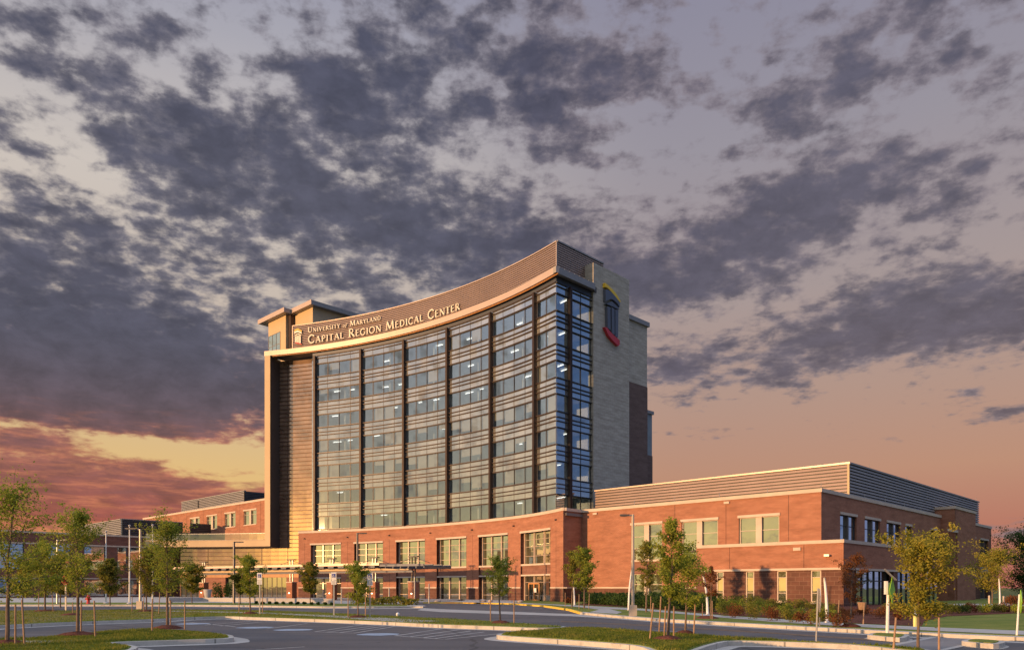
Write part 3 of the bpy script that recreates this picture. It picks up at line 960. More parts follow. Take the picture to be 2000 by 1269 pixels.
# slim brick joints and little parapet marks
m = MB()
for a, b in zip(edges[1:-1:2], edges[2:-1:2]): pass
mids = [sP0 + 1.35] + [(edges[2 * i + 2] + edges[2 * i + 1 + 2 - 2 + 0]) / 2 for i in range(0)]
for i in range(5):
    c = (PD.px(PW[i][1]) + PD.px(PW[i + 1][0])) / 2
    band(m, PD, c - .03, c + .03, 1.9, ZCOP - 1.9, .004, .02)
c = PD.px(1086); band(m, PD, c - .03, c + .03, 1.9, 9.2, .004, .02); c = PD.px(595); band(m, PD, c - .03, c + .03, 1.9, 9.2, .004, .02)
m.build('expansion_joint', 'brick_dark', tower)
for i in range(7):
    c = [PD.px(595)] + [(PD.px(PW[j][1]) + PD.px(PW[j + 1][0])) / 2 for j in range(5)] + [PD.px(1087)]
    m = MB(); m.tube([PD.at(c[i], .0) + (9.95,), PD.at(c[i], .28) + (9.9,)], .09, 8); m.build('scupper', 'dark', tower)
# shaded return at the right end and end wall at the left
PE = PD.at(sP1)
PR = Line(PE, V, NR)
m = MB(); wall(m, PR, .003, 6, 1.86, ZCOP - .35); m.build('podium_return', 'brick', tower)
m = MB(); wall(m, PR, .003, 6, 0, 1.72, (), .4, .02); m.build('podium_return_base', 'brick_dark', tower)
m = MB(); band(m, PR, 0.0, 6, ZCOP - .35, ZCOP, .1, .4); band(m, PR, .08, 6, 1.72, 1.88, .09, .1); m.build('podium_return_coping', 'stone', tower)
q0 = PD.at(sP0)
m = MB(); m.obox(q0, (1.0, 2.9), (.9, .2), 0, ZCOP - .36); m.build('podium_end', 'brick', tower)
pp = [PD.at(sP0 + (sP1 - sP0) * i / 40, -.45) for i in range(41)]
m = MB(); m.prism(pp + [add(PE, V, 6), add(add(PE, V, 6), U, 12), (-30, 136)], 10.3, 10.6); m.build('podium_roof', 'roof', tower)

# ------------------------------------------------------------------ lettering and emblems
TH, TN = .17, .085


def arcp(cx, cy, rx, ry, a0, a1, n=9):
    return [(cx + rx * math.cos(R_(a0 + (a1 - a0) * i / n)), cy + ry * math.sin(R_(a0 + (a1 - a0) * i / n))) for i in range(n + 1)]


GLY = {   # strokes: (points, width), serif bars: (x0, x1, y)
    'I': (.36, [([(.18, 0), (.18, 1)], TH)], [(.03, .33, 0), (.03, .33, 1)]),
    'U': (.84, [([(.18, 1), (.18, .32)] + arcp(.42, .32, .24, .29, 180, 270, 5), TH), (arcp(.42, .32, .24, .29, 270, 360, 5) + [(.66, 1)], TN)], [(.03, .33, 1), (.53, .79, 1)]),
    'N': (.92, [([(.17, 0), (.17, 1)], TN), ([(.17, .98), (.75, .02)], TH), ([(.75, 0), (.75, 1)], TN)], [(.03, .3, 0), (.03, .2, 1), (.6, .9, 1)]),
    'V': (.82, [([(.12, 1), (.41, .02)], TH), ([(.41, .02), (.7, 1)], TN)], [(0, .26, 1), (.57, .82, 1)]),
    'E': (.66, [([(.17, 0), (.17, 1)], TH), ([(.17, .96), (.56, .96)], TN), ([(.17, .52), (.48, .52)], TN), ([(.17, .04), (.6, .04)], TN)], []),
    'R': (.76, [([(.17, 0), (.17, 1)], TH), ([(.17, .96)] + arcp(.34, .74, .2, .22, 90, -90) + [(.17, .52)], TN + .03), ([(.33, .52), (.7, .02)], TH)], [(.03, .32, 0), (.58, .76, 0)]),
    'S': (.56, [(arcp(.27, .75, .17, .21, 30, 230, 7) + arcp(.27, .26, .19, .22, 70, -150, 8), TH - .03)], []),
    'T': (.72, [([(.36, 0), (.36, 1)], TH), ([(.03, .95), (.69, .95)], TN)], [(.2, .52, 0)]),
    'Y': (.76, [([(.1, 1), (.38, .48)], TH), ([(.38, .48), (.66, 1)], TN), ([(.38, .5), (.38, 0)], TH)], [(0, .22, 1), (.54, .76, 1), (.22, .54, 0)]),
    'M': (1.06, [([(.15, 0), (.2, 1)], TN), ([(.2, .98), (.52, .06)], TH), ([(.52, .06), (.84, .98)], TN), ([(.84, 1), (.9, 0)], TH)], [(.03, .27, 0), (.75, 1.04, 0)]),
    'A': (.82, [([(.1, 0), (.4, 1)], TN), ([(.4, 1), (.7, 0)], TH), ([(.2, .34), (.6, .34)], TN)], [(0, .22, 0), (.56, .84, 0)]),
    'L': (.64, [([(.17, 0), (.17, 1)], TH), ([(.17, .04), (.6, .04)], TN)], [(.03, .32, 1)]),
    'D': (.86, [([(.17, 0), (.17, 1)], TH), ([(.17, .96), (.36, .96)] + arcp(.36, .5, .36, .46, 90, -90) + [(.17, .04)], TN + .04)], []),
    'C': (.82, [(arcp(.46, .5, .36, .48, 45, 315, 12), TH - .02)], []),
    'P': (.66, [([(.17, 0), (.17, 1)], TH), ([(.17, .96)] + arcp(.34, .72, .22, .24, 90, -90) + [(.17, .48)], TN + .03)], [(.03, .33, 0)]),
    'G': (.88, [(arcp(.46, .5, .36, .48, 45, 330, 12), TH - .02), ([(.74, .08), (.74, .42)], TH - .02), ], [(.6, .86, .42)]),
    'O': (.96, [(arcp(.48, .5, .38, .48, 0, 360, 18), TH - .03)], []),
    'o': (.5, [(arcp(.24, .26, .17, .25, 0, 360, 12), .09)], []),
    'f': (.42, [([(.04, -.2), (.2, .5)] + arcp(.33, .62, .13, .14, 180, 40, 4), .09), ([(.06, .45), (.34, .45)], .06)], []),
}


def glyph(mb, ch, base, path, s, z, h, out, th):
    adv, strokes, bars = GLY[ch]
    o = path.at(s, out); o2 = path.at(s + adv * h, out)
    L = math.hypot(o2[0] - o[0], o2[1] - o[1])
    t = ((o2[0] - o[0]) / L, (o2[1] - o[1]) / L); nrm = (t[1], -t[0])

    def P(x, y, d): return (o[0] + t[0] * x * h + nrm[0] * d, o[1] + t[1] * x * h + nrm[1] * d, z + y * h)

    def quad(q):
        f = [P(x, y, th) for x, y in q]; b = [P(x, y, 0) for x, y in q]
        mb.face(f)
        for i in range(4): mb.face([b[i], b[(i + 1) % 4], f[(i + 1) % 4], f[i]])
    for pts, w in strokes:
        for (x0, y0), (x1, y1) in zip(pts, pts[1:]):
            l = math.hypot(x1 - x0, y1 - y0)
            if l < 1e-6: continue
            nx, ny = -(y1 - y0) / l * w / 2, (x1 - x0) / l * w / 2
            ex, ey = (x1 - x0) / l * .015, (y1 - y0) / l * .015
            quad([(x0 - nx - ex, y0 - ny - ey), (x1 - nx + ex, y1 - ny + ey), (x1 + nx + ex, y1 + ny + ey), (x0 + nx - ex, y0 + ny - ey)])
    for x0, x1, y in bars:
        y0 = y if y < .5 else y - .06
        quad([(x0, y0), (x1, y0), (x1, y0 + .06), (x0, y0 + .06)])
    return adv * h


def textrun(words):
    """(char, height factor) with small capitals; spaces as None"""
    out = []
    for w in words:
        if w == 'of': out += [('o', .78), ('f', .78)]
        else: out += [(c, 1.0 if i == 0 else .76) for i, c in enumerate(w)]
        out.append(None)
    return out[:-1]


sign = thing('lettering_sign', 'cream lettering sign on the curved louvre screen at the top of the tower', 'sign', SC.at(sS0)+(43,))


def line_of_text(words, s0, s1, z, h):
    run = textrun(words)
    tot = sum(.42 if r is None else GLY[r[0]][0] * r[1] + .045 for r in run)
    k = (s1 - s0) / tot
    s = s0
    for r in run:
        if r is None: s += .42 * k; continue
        m = MB()
        ch, hf = r
        adv0 = GLY[ch][0]
        # width is stretched to fill the run, height fixed
        hh = h * hf
        gsave = GLY[ch]
        f = k / h
        GLY[ch] = (gsave[0] * f, [([(x * f, y) for x, y in p], w) for p, w in gsave[1]], [(a * f, b * f, y) for a, b, y in gsave[2]])
        glyph(m, ch, 0, SC, s, z, hh, .2, .16)
        GLY[ch] = gsave
        m.build('letter', 'letter', sign)
        s += (adv0 * hf + .045) * k


line_of_text(['UNIVERSITY', 'of', 'MARYLAND'], SC.px(603), SC.px(747), 46.08, 0.92)
line_of_text(['CAPITAL', 'REGION', 'MEDICAL', 'CENTER'], SC.px(603), SC.px(902), 44.2, 1.40)

EMB = {
    'arc': [(235, 405), (265, 430), (330, 490), (385, 560), (430, 640), (412, 640), (360, 572), (300, 502), (262, 466), (235, 455)],
    'arch': [(240, 487), (255, 485), (300, 510), (360, 572), (415, 650), (415, 705), (385, 660), (345, 620), (310, 605), (280, 615), (243, 635)],
    'pediment': [(250, 665), (320, 635), (405, 715), (405, 735), (330, 700)],
    'col1': [(262, 695), (300, 710), (302, 990), (265, 960)],
    'col2': [(315, 706), (350, 730), (352, 1050), (318, 1025)],
    'col3': [(360, 735), (398, 745), (395, 1080), (362, 1070)],
    'sweep': [(230, 950), (260, 960), (300, 1010), (350, 1060), (415, 1115), (415, 1165), (400, 1185), (340, 1130), (280, 1060)],
}
ENAME = {'arc': 'yellow_arc', 'arch': 'arch_panel', 'pediment': 'pediment', 'col1': 'column', 'col2': 'column', 'col3': 'column', 'sweep': 'red_sweep'}


def plate(mb, path, poly, o0, o1):
    """poly in (s, z), extruded between offsets"""
    n = len(poly)
    ar = sum(poly[i][0] * poly[(i + 1) % n][1] - poly[(i + 1) % n][0] * poly[i][1] for i in range(n))
    if ar < 0: poly = poly[::-1]
    F = [path.at(s, o1) + (z,) for s, z in poly]; B = [path.at(s, o0) + (z,) for s, z in poly]
    for t in tessellate_polygon([[Vector((s, z, 0)) for s, z in poly]]):
        a, b, c = (poly[k] for k in t)
        if (b[0] - a[0]) * (c[1] - a[1]) - (c[0] - a[0]) * (b[1] - a[1]) < 0: t = t[::-1]
        mb.face([F[k] for k in t])
    for i in range(n): mb.face([B[i], B[(i + 1) % n], F[(i + 1) % n], F[i]])


SLB = Line(T, V, NR, .35)
emb = thing('column_emblem', 'large emblem of dark columns between yellow arc and red sweep on stone wall', 'emblem', SLB.at(9) + (38,))
for key, pts in EMB.items():
    poly = []
    for x, y in pts:
        px, py = 1140 + x * .1576, 490 + y * .1576
        s = SLB.px(px); poly.append((s, zat(py, SLB.at(s)[1])))
    m = MB(); plate(m, SLB, poly, .01, .45)
    m.build(ENAME[key], {'arc': 'em_yellow', 'sweep': 'em_red'}.get(key, 'em_slate'), emb)
emb2 = thing('column_emblem', 'small emblem of cream columns and yellow arc at the left end of the lettering', 'emblem', SC.at(SC.px(583)) + (43,))
s_e = SC.px(584)
# the small one faces the sun: same mark drawn upright
E2 = {'arc': [(-.75, 2.55), (-.1, 2.8), (.75, 2.35), (.75, 2.15), (-.05, 2.6), (-.75, 2.38)], 'arch': [(-.75, 2.3), (-.05, 2.5), (.75, 2.05), (.75, 1.75), (0, 2.15), (-.75, 1.95)],
      'pediment': [(-.7, 1.65), (0, 1.95), (.7, 1.55), (.6, 1.45), (0, 1.75), (-.6, 1.55)], 'col1': [(-.55, 1.45), (-.25, 1.55), (-.25, .35), (-.55, .45)],
      'col2': [(-.13, 1.55), (.15, 1.55), (.15, .25), (-.13, .3)], 'col3': [(.27, 1.5), (.55, 1.4), (.55, .15), (.27, .2)], 'sweep': [(-.6, .3), (-.1, .12), (.75, -.1), (.75, .02), (.1, .3), (-.5, .42)]}
for key, pts in E2.items():
    m = MB(); plate(m, SC, [(s_e + x, 44.25 + z) for x, z in pts], .14, .34)
    m.build(ENAME[key], {'arc': 'em_yellow', 'sweep': 'em_red'}.get(key, 'letter'), emb2)

# ------------------------------------------------------------------ brick wing on the right
W = (29.26, 73.0)
wing = thing('brick_wing', 'low red brick hospital wing with louvred roof screen right of the tower', 'building', W + (0,))
LWL = 28.97
WL = Line(add(W, U, LWL), (-U[0], -U[1]), NL)      # sunlit face, s from its left end
WR = Line(W, V, NR)                                # shaded face
LEN = WR.px(1936)
PRJ = 3.35
LC = add(add(W, NL, PRJ), NR, PRJ)                 # corner of the projecting lower storey
LL = Line(add(LC, U, 40), (-U[0], -U[1]), NL)
LR = Line(LC, V, NR)
lowS0 = LL.px(1360)
wh = []
for a, b in ((1233, 1293), (1331, 1402), (1443, 1522)):
    wh.append((WL.px(a), WL.px(b), 4.9, 8.9))
wh.append((WL.px(1233), WL.px(1293), .4, 3.35))
wh.append((WL.px(1233), WL.px(1293), 3.35, 4.9))
m = MB(); wall(m, WL, -1.5, LWL, 1.86, ZCOP - .35, wh, .3); m.build('sunlit_wall', 'brick', wing)
m = MB(); wall(m, WL, -1.5, LWL, 0, 1.72, [wh[3]], .3, .02); m.build('sunlit_base', 'brick_dark', wing)
m = MB(); band(m, WL, -1.0, WL.px(1233), 1.72, 1.88, .09, .1); band(m, WL, WL.px(1293), LWL, 1.72, 1.88, .09, .1); m.build('stone_band', 'stone', wing)
m = MB(); band(m, WL, -1.5, LWL + .1, ZCOP - .352, ZCOP, .1, .5); m.build('coping', 'stone', wing)
m = MB(); band(m, WR, .5, WR.px(1838), ZCOP - .35, ZCOP, .1, .5); band(m, WR, WR.px(1880), LEN, ZCOP - .35, ZCOP, .1, .5); m.build('shaded_coping', 'stone', wing)


def pair_window(path, parent, a, b, z0, z1, depth, mat, frame, pier=.0, bars=(1 / 3, 2 / 3), lintel=True, sill=True):
    w = MBf(sheet, path, a, b, z0, z1, -depth + .03).build('window', mat, parent)
    f = MB()
    for c in (a + .07, b - .07): band(f, path, c - .06, c + .06, z0, z1, -depth + .12, depth - .02)
    for t in bars:
        c = z0 + (z1 - z0) * t
        band(f, path, a, b, c - .03, c + .03, -depth + .1, depth - .02)
    band(f, path, a, b, z0, z0 + .08, -depth + .12, depth - .02); band(f, path, a, b, z1 - .08, z1, -depth + .12, depth - .02)
    f.build('window_frame', frame, w)
    if pier:
        c = (a + b) / 2
        m = MB(); band(m, path, c - pier, c + pier, z0 + .003, z1 - .003, -.03, depth - .015); m.build('window_pier', 'stone' if mat == 'window' else 'bronze_pole', w)
    if lintel:
        m = MB(); band(m, path, a - .1, b + .1, z1, z1 + .26, .09, .01); m.build('lintel', 'stone', w)
    if sill:
        m = MB(); band(m, path, a, b, z0 - .16, z0, .08, .2); m.build('sill', 'stone', w)
    return w


for i, h in enumerate(wh[:4]):
    pair_window(WL, wing, h[0], h[1], h[2], h[3], .28, 'window', 'stone', .32, (1 / 3, 2 / 3) if i < 3 else (.6,), i < 3)
m = MB(); sheet(m, WL, wh[4][0], wh[4][1], 3.35, 4.74, -.08); m.build('spandrel_panel', 'brick_panel', wing)
# shaded face
wr = []
for a, b in ((1641, 1673), (1689, 1719), (1732, 1758), (1768, 1780), (1818, 1829)): wr.append((WR.px(a), WR.px(b), 6.3, 9.05))
for a, b in ((1890, 1905), (1914.5, 1930)): wr.append((WR.px(a), WR.px(b), 4.9, 8.9))
for a, b in ((1890, 1905), (1914.5, 1930)): wr.append((WR.px(a), WR.px(b), .2, 3.2))
m = MB(); wall(m, WR, 0, LEN, 1.86, ZCOP - .35, wr, .35); m.build('shaded_wall', 'brick', wing)
m = MB(); wall(m, WR, 0, LEN, 0, 1.86, [(q[0], q[1], q[2], 1.86) for q in wr[7:]], .35, .003); m.build('shaded_base', 'brick_dark', wing)
for i, q in enumerate(wr):
    pair_window(WR, wing, q[0], q[1], q[2], q[3], .3, 'window_dim', 'dark', .13 if i not in (3, 4) else 0, (.62,), True, i > 4)
for a, b in ((1890, 1905), (1914.5, 1930)):
    m = MB(); band(m, WR, WR.px(a), WR.px(b), 3.5, 4.7, .05, .02); m.build('grey_panel', 'concrete', wing)
# projecting tall bay
bx0, bx1 = WR.px(1838), WR.px(1880)
BY = Line(add(W, NR, 1.6), V, NR)
bx0b = BY.px(1842)
hole = [(BY.px(1851), BY.px(1870), 0, 8.9)]
m = MB(); wall(m, BY, bx0, bx1, 0, 11.95, hole, 1.5); m.obox(add(add(W, V, bx0), NR, 1.6), (-NR[0] * 1.6, -NR[1] * 1.6), (V[0] * .3, V[1] * .3), 0, 11.95); m.build('tall_bay', 'brick', wing)
m = MB(); band(m, BY, bx0 - .1, bx1 + .1, 11.95, 12.3, .1, 3.0); band(m, BY, hole[0][0] - .1, hole[0][1] + .1, 8.9, 9.2, .08, .01); m.build('bay_coping', 'stone', wing)
w = MBf(sheet, BY, hole[0][0], hole[0][1], 0, 8.9, -1.45).build('tall_glazing', 'window_dim', wing)
f = MB()
for i in range(4):
    c = hole[0][0] + (hole[0][1] - hole[0][0]) * i / 3
    band(f, BY, c - .06, c + .06, 0, 8.9, -1.3, 1.44)
for q in (2.5, 4.0, 5.5, 7.0): band(f, BY, hole[0][0], hole[0][1], q, q + .1, -1.34, 1.44)
f.build('window_frame', 'bronze_pole', w)
m = MB(); m.obox(add(add(W, V, bx0), NL, -.0), (V[0] * (bx1 - bx0), V[1] * (bx1 - bx0)), (U[0] * 2, U[1] * 2), ZCOP, 11.9); m.build('bay_back', 'brick', wing)
# lower storey projecting on both sides
lr_end = LR.px(1841)
lh = []
for a, b in ((1399, 1413.5), (1456, 1473), (1517, 1537), (1583, 1604)): lh.append((LL.px(a), LL.px(b), .5, 3.38))
m = MB(); wall(m, LL, lowS0, 40, 3.6, 5.78); m.build('lower_storey_wall', 'brick', wing)
m = MB(); wall(m, LL, lowS0, 40, 0, 3.4, lh, .2); m.build('lower_storey_base', 'brick_dark', wing)
m = MB(); wall(m, LR, 0, lr_end, 3.6, 5.78); m.build('shaded_lower_wall', 'brick', wing)
m = MB(); band(m, LL, lowS0, 40.08, 5.78, 6.08, .08, .4); band(m, LL, lowS0, 40.07, 3.4, 3.6, .07, .4); m.build('lower_storey_band', 'stone', wing)
m = MB(); band(m, LR, .4, lr_end, 5.78, 6.08, .08, .4); band(m, LR, .4, lr_end, 3.4, 3.6, .07, .4); m.build('shaded_lower_band', 'stone', wing)
for h in lh:
    w = pair_window(LL, wing, h[0], h[1], h[2], h[3], .18, 'window', 'stone', 0, (.28, .78), False)
    m = MB(); sheet(m, LL, h[0] + .14, h[1] - .14, 1.5, 2.75, -.145); m.build('blind', plain('yellow_blind', (0.46, 0.42, 0.18), .8), w)
# recessed storefront on the shaded side of the lower storey
for a, b in ((.003, 2.6), (13.0, 14.2), (22, 23)):
    m = MB(); band(m, LR, a, b, 0, 3.4, 0, .45); m.build('storefront_pier', 'brick_dark', wing)
w = MBf(sheet, LR, 2.6, lr_end, 0, 3.4, -.6).build('storefront_glazing', 'window_dim', wing)
f = MB()
s = 2.7
while s < lr_end:
    band(f, LR, s - .05, s + .05, 0, 3.4, -.5, .62); s += 1.6
band(f, LR, 2.6, lr_end, 2.4, 2.5, -.5, .62)
f.build('window_frame', 'dark', w)
m = MB(); m.prism([LL.at(lowS0, -.3), LL.at(40, -.3), LR.at(0, -.3), LR.at(lr_end, -.3), WR.at(lr_end, .01), WR.at(0, .01), WL.at(WL.px(1340), .01)], 5.6, 5.72); m.build('lower_roof', 'roof', wing)
m = MB(); m.face([LL.at(lowS0) + (0,), LL.at(lowS0) + (5.78,), LL.at(lowS0, -PRJ) + (5.78,), LL.at(lowS0, -PRJ) + (0,)]); m.build('lower_end_wall', 'brick', wing)
m = MB(); m.prism([WL.at(-1.5, -.3), WL.at(LWL, -.3), WR.at(.4, -.3), WR.at(LEN, -.3), add(WR.at(LEN), U, 29), add(WL.at(-1.5), V, 30)], 10.5, 10.7); m.build('roof', 'roof', wing)
# louvred roof screen
SW = add(add(W, V, 8.97), U, .81)
SWL = Line(add(SW, U, 33.1), (-U[0], -U[1]), NL)
SWR = Line(SW, V, NR)
louvre_part('roof_screen', 'screen', wing, SWL, 0, 33.1, 10.7, 14.62, .36, .13)
louvre_part('shaded_roof_screen', 'screen_grey', wing, SWR, 0, 51, 10.7, 14.62, .33, .13)  # shaded copy of the screen, shade mixed into a greyer metal
m = MB(); band(m, SWL, -.1, 33.25, 14.62, 14.8, .17, .3); m.build('screen_coping', 'fascia', wing)
m = MB(); band(m, SWR, .31, 51.1, 14.62, 14.8, .17, .3); m.build('shaded_screen_coping', 'screen_grey', wing)  # coping repeated in grey to paint the unlit side
m = MB(); band(m, SWL, 33.0, 33.2, 10.7, 14.62, .16, 0); m.build('screen_corner_post', 'panel', wing)
m = MB(); m.prism([SWL.at(0, -.26), SWL.at(33.1, -.26), SWR.at(51, -.26), add(SWR.at(51), U, 30)], 14.3, 14.4); m.build('screen_top', 'roof', wing)
m = MB()
for px in (1318, 1418, 1540):
    s = WL.px(px); band(m, WL, s - .03, s + .03, 6.2 if px > 1360 else 1.9, ZCOP - .36, .005, .02)
for px in (1425, 1570): s = LL.px(px); band(m, LL, s - .03, s + .03, 3.62, 5.76, .005, .02)
m.build('expansion_joint', 'brick_dark', wing)
# wall fittings and roof lightning rods
for px, zz in ((1163, 10.6), (1420, 10.6),):
    s = WL.px(px); m = MB(); band(m, WL, s - .3, s + .3, zz - .14, zz + .1, .16, 0); m.build('scupper', 'stone', wing)
s = LL.px(1557); m = MB(); band(m, LL, s - .35, s + .35, 5.22, 5.5, .1, 0); m.build('scupper', 'stone', wing)
s = LL.px(1618); m = MB(); band(m, LL, s - .25, s + .2, 4.6, 4.78, .4, 0); m.build('wall_lamp', 'galv', wing)
for px in (1237, 1315, 1403, 1497, 1602):
    s = WL.px(px); m = MB(); m.tube([WL.at(s, -.2) + (ZCOP,), WL.at(s, -.2) + (ZCOP + .55,)], .025, 5); m.build('lightning_rod', 'galv', wing)
for px in (1693, 1733, 1770, 1802):
    s = WR.px(px); m = MB(); m.tube([WR.at(s, -.2) + (ZCOP,), WR.at(s, -.2) + (ZCOP + .55,)], .025, 5); m.build('lightning_rod', 'galv', wing)
for px in (1700, 1773, 1834, 1885, 1908):
    s = SWR.px(px); m = MB(); m.tube([SWR.at(s, -.1) + (14.8,), SWR.at(s, -.1) + (15.3,)], .03, 5); m.build('lightning_rod', 'galv', wing)

# ------------------------------------------------------------------ rear brick block on the left and the shaded west wing
B3 = (-47.2, 147.0)
rear = thing('rear_brick_block', 'three storey red brick block with paired windows behind the beige ledge', 'building', B3 + (0,))
R3 = Line(add(B3, U, 60), (-U[0], -U[1]), NL)
z3 = 18.8
rh = []
for a, b in ((356, 359.5), (371.5, 390), (404, 424), (439, 460), (476, 501)):
    if b - a > 5: rh.append((R3.px(a), R3.px(b), 14.15, 16.9))
m = MB(); wall(m, R3, 0, 66, 0, z3 - .4, rh, .35); m.build('wall', 'brick', rear)
m = MB(); band(m, R3, 0, 66, z3 - .4, z3, .1, .5); m.build('coping', 'stone', rear)
for h in rh: pair_window(R3, rear, *h, .3, 'window', 'stone', .35, (.7,))
m = MB()
for px in (344, 364.5, 397, 432, 468.5, 509):
    s = R3.px(px); band(m, R3, s - .05, s + .05, 9, z3 - .4, .004, .02)
m.build('expansion_joint', 'brick_dark', rear)
m = MB(); m.prism([R3.at(0, -.3), R3.at(66, -.3), add(R3.at(66), V, 30), add(R3.at(0), V, 30)], z3 - .8, z3 - .6); m.build('roof', 'roof', rear)
q = add(B3, V, 5.0)
SP = Line(add(q, U, 60), (-U[0], -U[1]), NL)
a, b = SP.px(355), SP.px(477.5)
cpt = SP.at(b)
louvre_part('roof_screen', 'screen_grey', rear, SP, a, b, z3 - .6, 22.2, .36, .13)
louvre_part('shaded_roof_screen', 'dark', rear, Line(cpt, V, NR), 0, 14, z3 - .6, 22.2, .36, .13)  # unlit side of the same screen, its shade painted as dark metal
m = MB(); band(m, SP, a, b + .1, 22.2, 22.35, .15, .3); m.build('screen_coping', 'galv', rear)
m = MB(); s = SP.px(389); band(m, SP, s - .35, s, 20.2, 21.9, .22, 0); m.build('screen_door', 'dark', rear)

P4 = (-71.4, 137.1)
west = thing('west_wing', 'long shaded brown brick wing with blue glass strips left of the tower', 'building', P4 + (0,))
L4 = Line(P4, V, NR)
lh4 = []
for a, b in ((-40, 47), (92, 138), (164, 206), (229, 249), (253, 283)):
    lh4 += [(L4.px(a), L4.px(b), 4.9, 9.05)]
for a, b in ((-40, 47), (92, 138), (164, 206), (229, 283)):
    lh4 += [(L4.px(a), L4.px(b), .3, 3.2)]
e4 = L4.px(352)
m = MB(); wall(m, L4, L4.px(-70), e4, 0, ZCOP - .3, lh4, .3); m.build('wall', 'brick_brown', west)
m = MB(); band(m, L4, L4.px(-70), e4, ZCOP - .3, ZCOP, .1, .5); m.build('coping', 'stone', west)
m = MB(); band(m, L4, L4.px(-70), e4, 9.05, 9.3, .08, .0); band(m, L4, L4.px(-70), e4, 3.3, 3.5, .07, 0); m.build('stone_band', 'stone', west)
for i, h in enumerate(lh4): pair_window(L4, west, *h, .28, 'window_dim', 'steel_blue', 0, (.35, .75) if i < 5 else (.7,), False, False)
m = MB(); m.prism([L4.at(L4.px(-70), -.3), L4.at(e4, -.3), add(L4.at(e4), U, 30), add(L4.at(L4.px(-70)), U, 30)], ZCOP - .7, ZCOP - .5); m.build('roof', 'roof', west)
p5 = (-74.9, 148.5)
SL5 = Line(add(p5, U, 30), (-U[0], -U[1]), NL); SR5 = Line(p5, V, NR)
louvre_part('roof_screen', 'screen_grey', west, SL5, SL5.px(150), 30, ZCOP - .5, 14.95, .36, .13)
louvre_part('shaded_roof_screen', 'dark', west, SR5, 0, SR5.px(357), ZCOP - .5, 14.95, .36, .13)  # dark metal stands in for shade on this side of the screen
m = MB(); band(m, SL5, SL5.px(150), 30.1, 14.95, 15.1, .15, .3); band(m, SR5, .35, SR5.px(357), 14.95, 15.1, .15, .3); m.build('screen_coping', 'galv', west)
louvre_part('plant_box', 'dark', west, SR5, SR5.px(372), SR5.px(412), ZCOP - .5, 15.0, .36, .13); m.obox(SR5.at(SR5.px(372), -.3), tuple(c * (SR5.px(412) - SR5.px(372)) for c in V), (U[0] * 4, U[1] * 4), ZCOP - .5, 14.99)
sx = SR5.px(155); m = MB(); m.lathe([(.5, ZCOP - .5), (.5, 15.2), (.8, 15.3), (.8, 15.9), (.45, 16.1)], add(SR5.at(sx), U, 2)); m.build('roof_vent', 'dark', west)

# ground storey of the lobby under the canopy
LS = Arc(-63.73, 55.25, 82.9)
lobby = MB()
segs = [(352, 398, 'd'), (398, 442, 'b'), (442, 466, 'd'), (466, 486, 'g'), (486, 520, 'd'), (520, 562, 'g'), (562, 600, 'b')]
for a, b, k in segs:
    m = MB(); band(m, LS, LS.px(a), LS.px(b) - .003, 0, 3.6, {'b': .3, 'd': -.2, 'g': 0}[k], .6)
    m.build({'b': 'lobby_brick', 'd': 'lobby_door_glazing', 'g': 'lobby_window'}[k], {'b': 'brick', 'd': 'window_ground', 'g': 'window_ground'}[k], tower)
m = MB(); band(m, LS, LS.px(352), LS.px(600), 3.602, 4.3, .35, .6); m.build('lobby_header', 'wood', tower)
m = MB()
for i in range(22):
    s = LS.px(352) + (LS.px(560) - LS.px(352)) * i / 21
    band(m, LS, s - .05, s + .05, 0, 3.6, .06, 0)
m.build('lobby_posts', 'bronze', tower)

# ------------------------------------------------------------------ entrance canopy
CP = [(365, 1169.6), (430, 1170.4), (569, 1171.2), (648, 1172.6), (733, 1173.7), (806, 1174.8)]
cw = [gp(*p) for p in CP]
c0, c1 = cw[0], cw[-1]
cl = math.hypot(c1[0] - c0[0], c1[1] - c0[1])
cd = ((c1[0] - c0[0]) / cl, (c1[1] - c0[1]) / cl)
CN = Line(c0, cd, (cd[1], -cd[0]))
canopy = thing('entrance_canopy', 'long flat entrance canopy with steel masts on brick piers before the tower', 'canopy', c0 + (0,))
cend = CN.px(766)
m = MB(); band(m, CN, CN.px(366), cend, 4.62, 4.92, 2.6, 3.4); m.build('roof', 'fascia', canopy)
m = MB()
s = CN.px(368)
while s < cend - .5:
    band(m, CN, s, s + 1.0, 4.34, 4.6, 2.3, 3.2); s += 1.75
m.build('purlins', 'steel_blue', canopy)
m = MB(); band(m, CN, CN.px(366), CN.px(807), 4.02, 4.3, .9, -.62); m.build('lower_beam', 'panel', canopy)
m = MB(); band(m, CN, CN.px(366), CN.px(807), 3.75, 4.0, .2, .6); m.build('dark_beam', 'steel_blue', canopy)
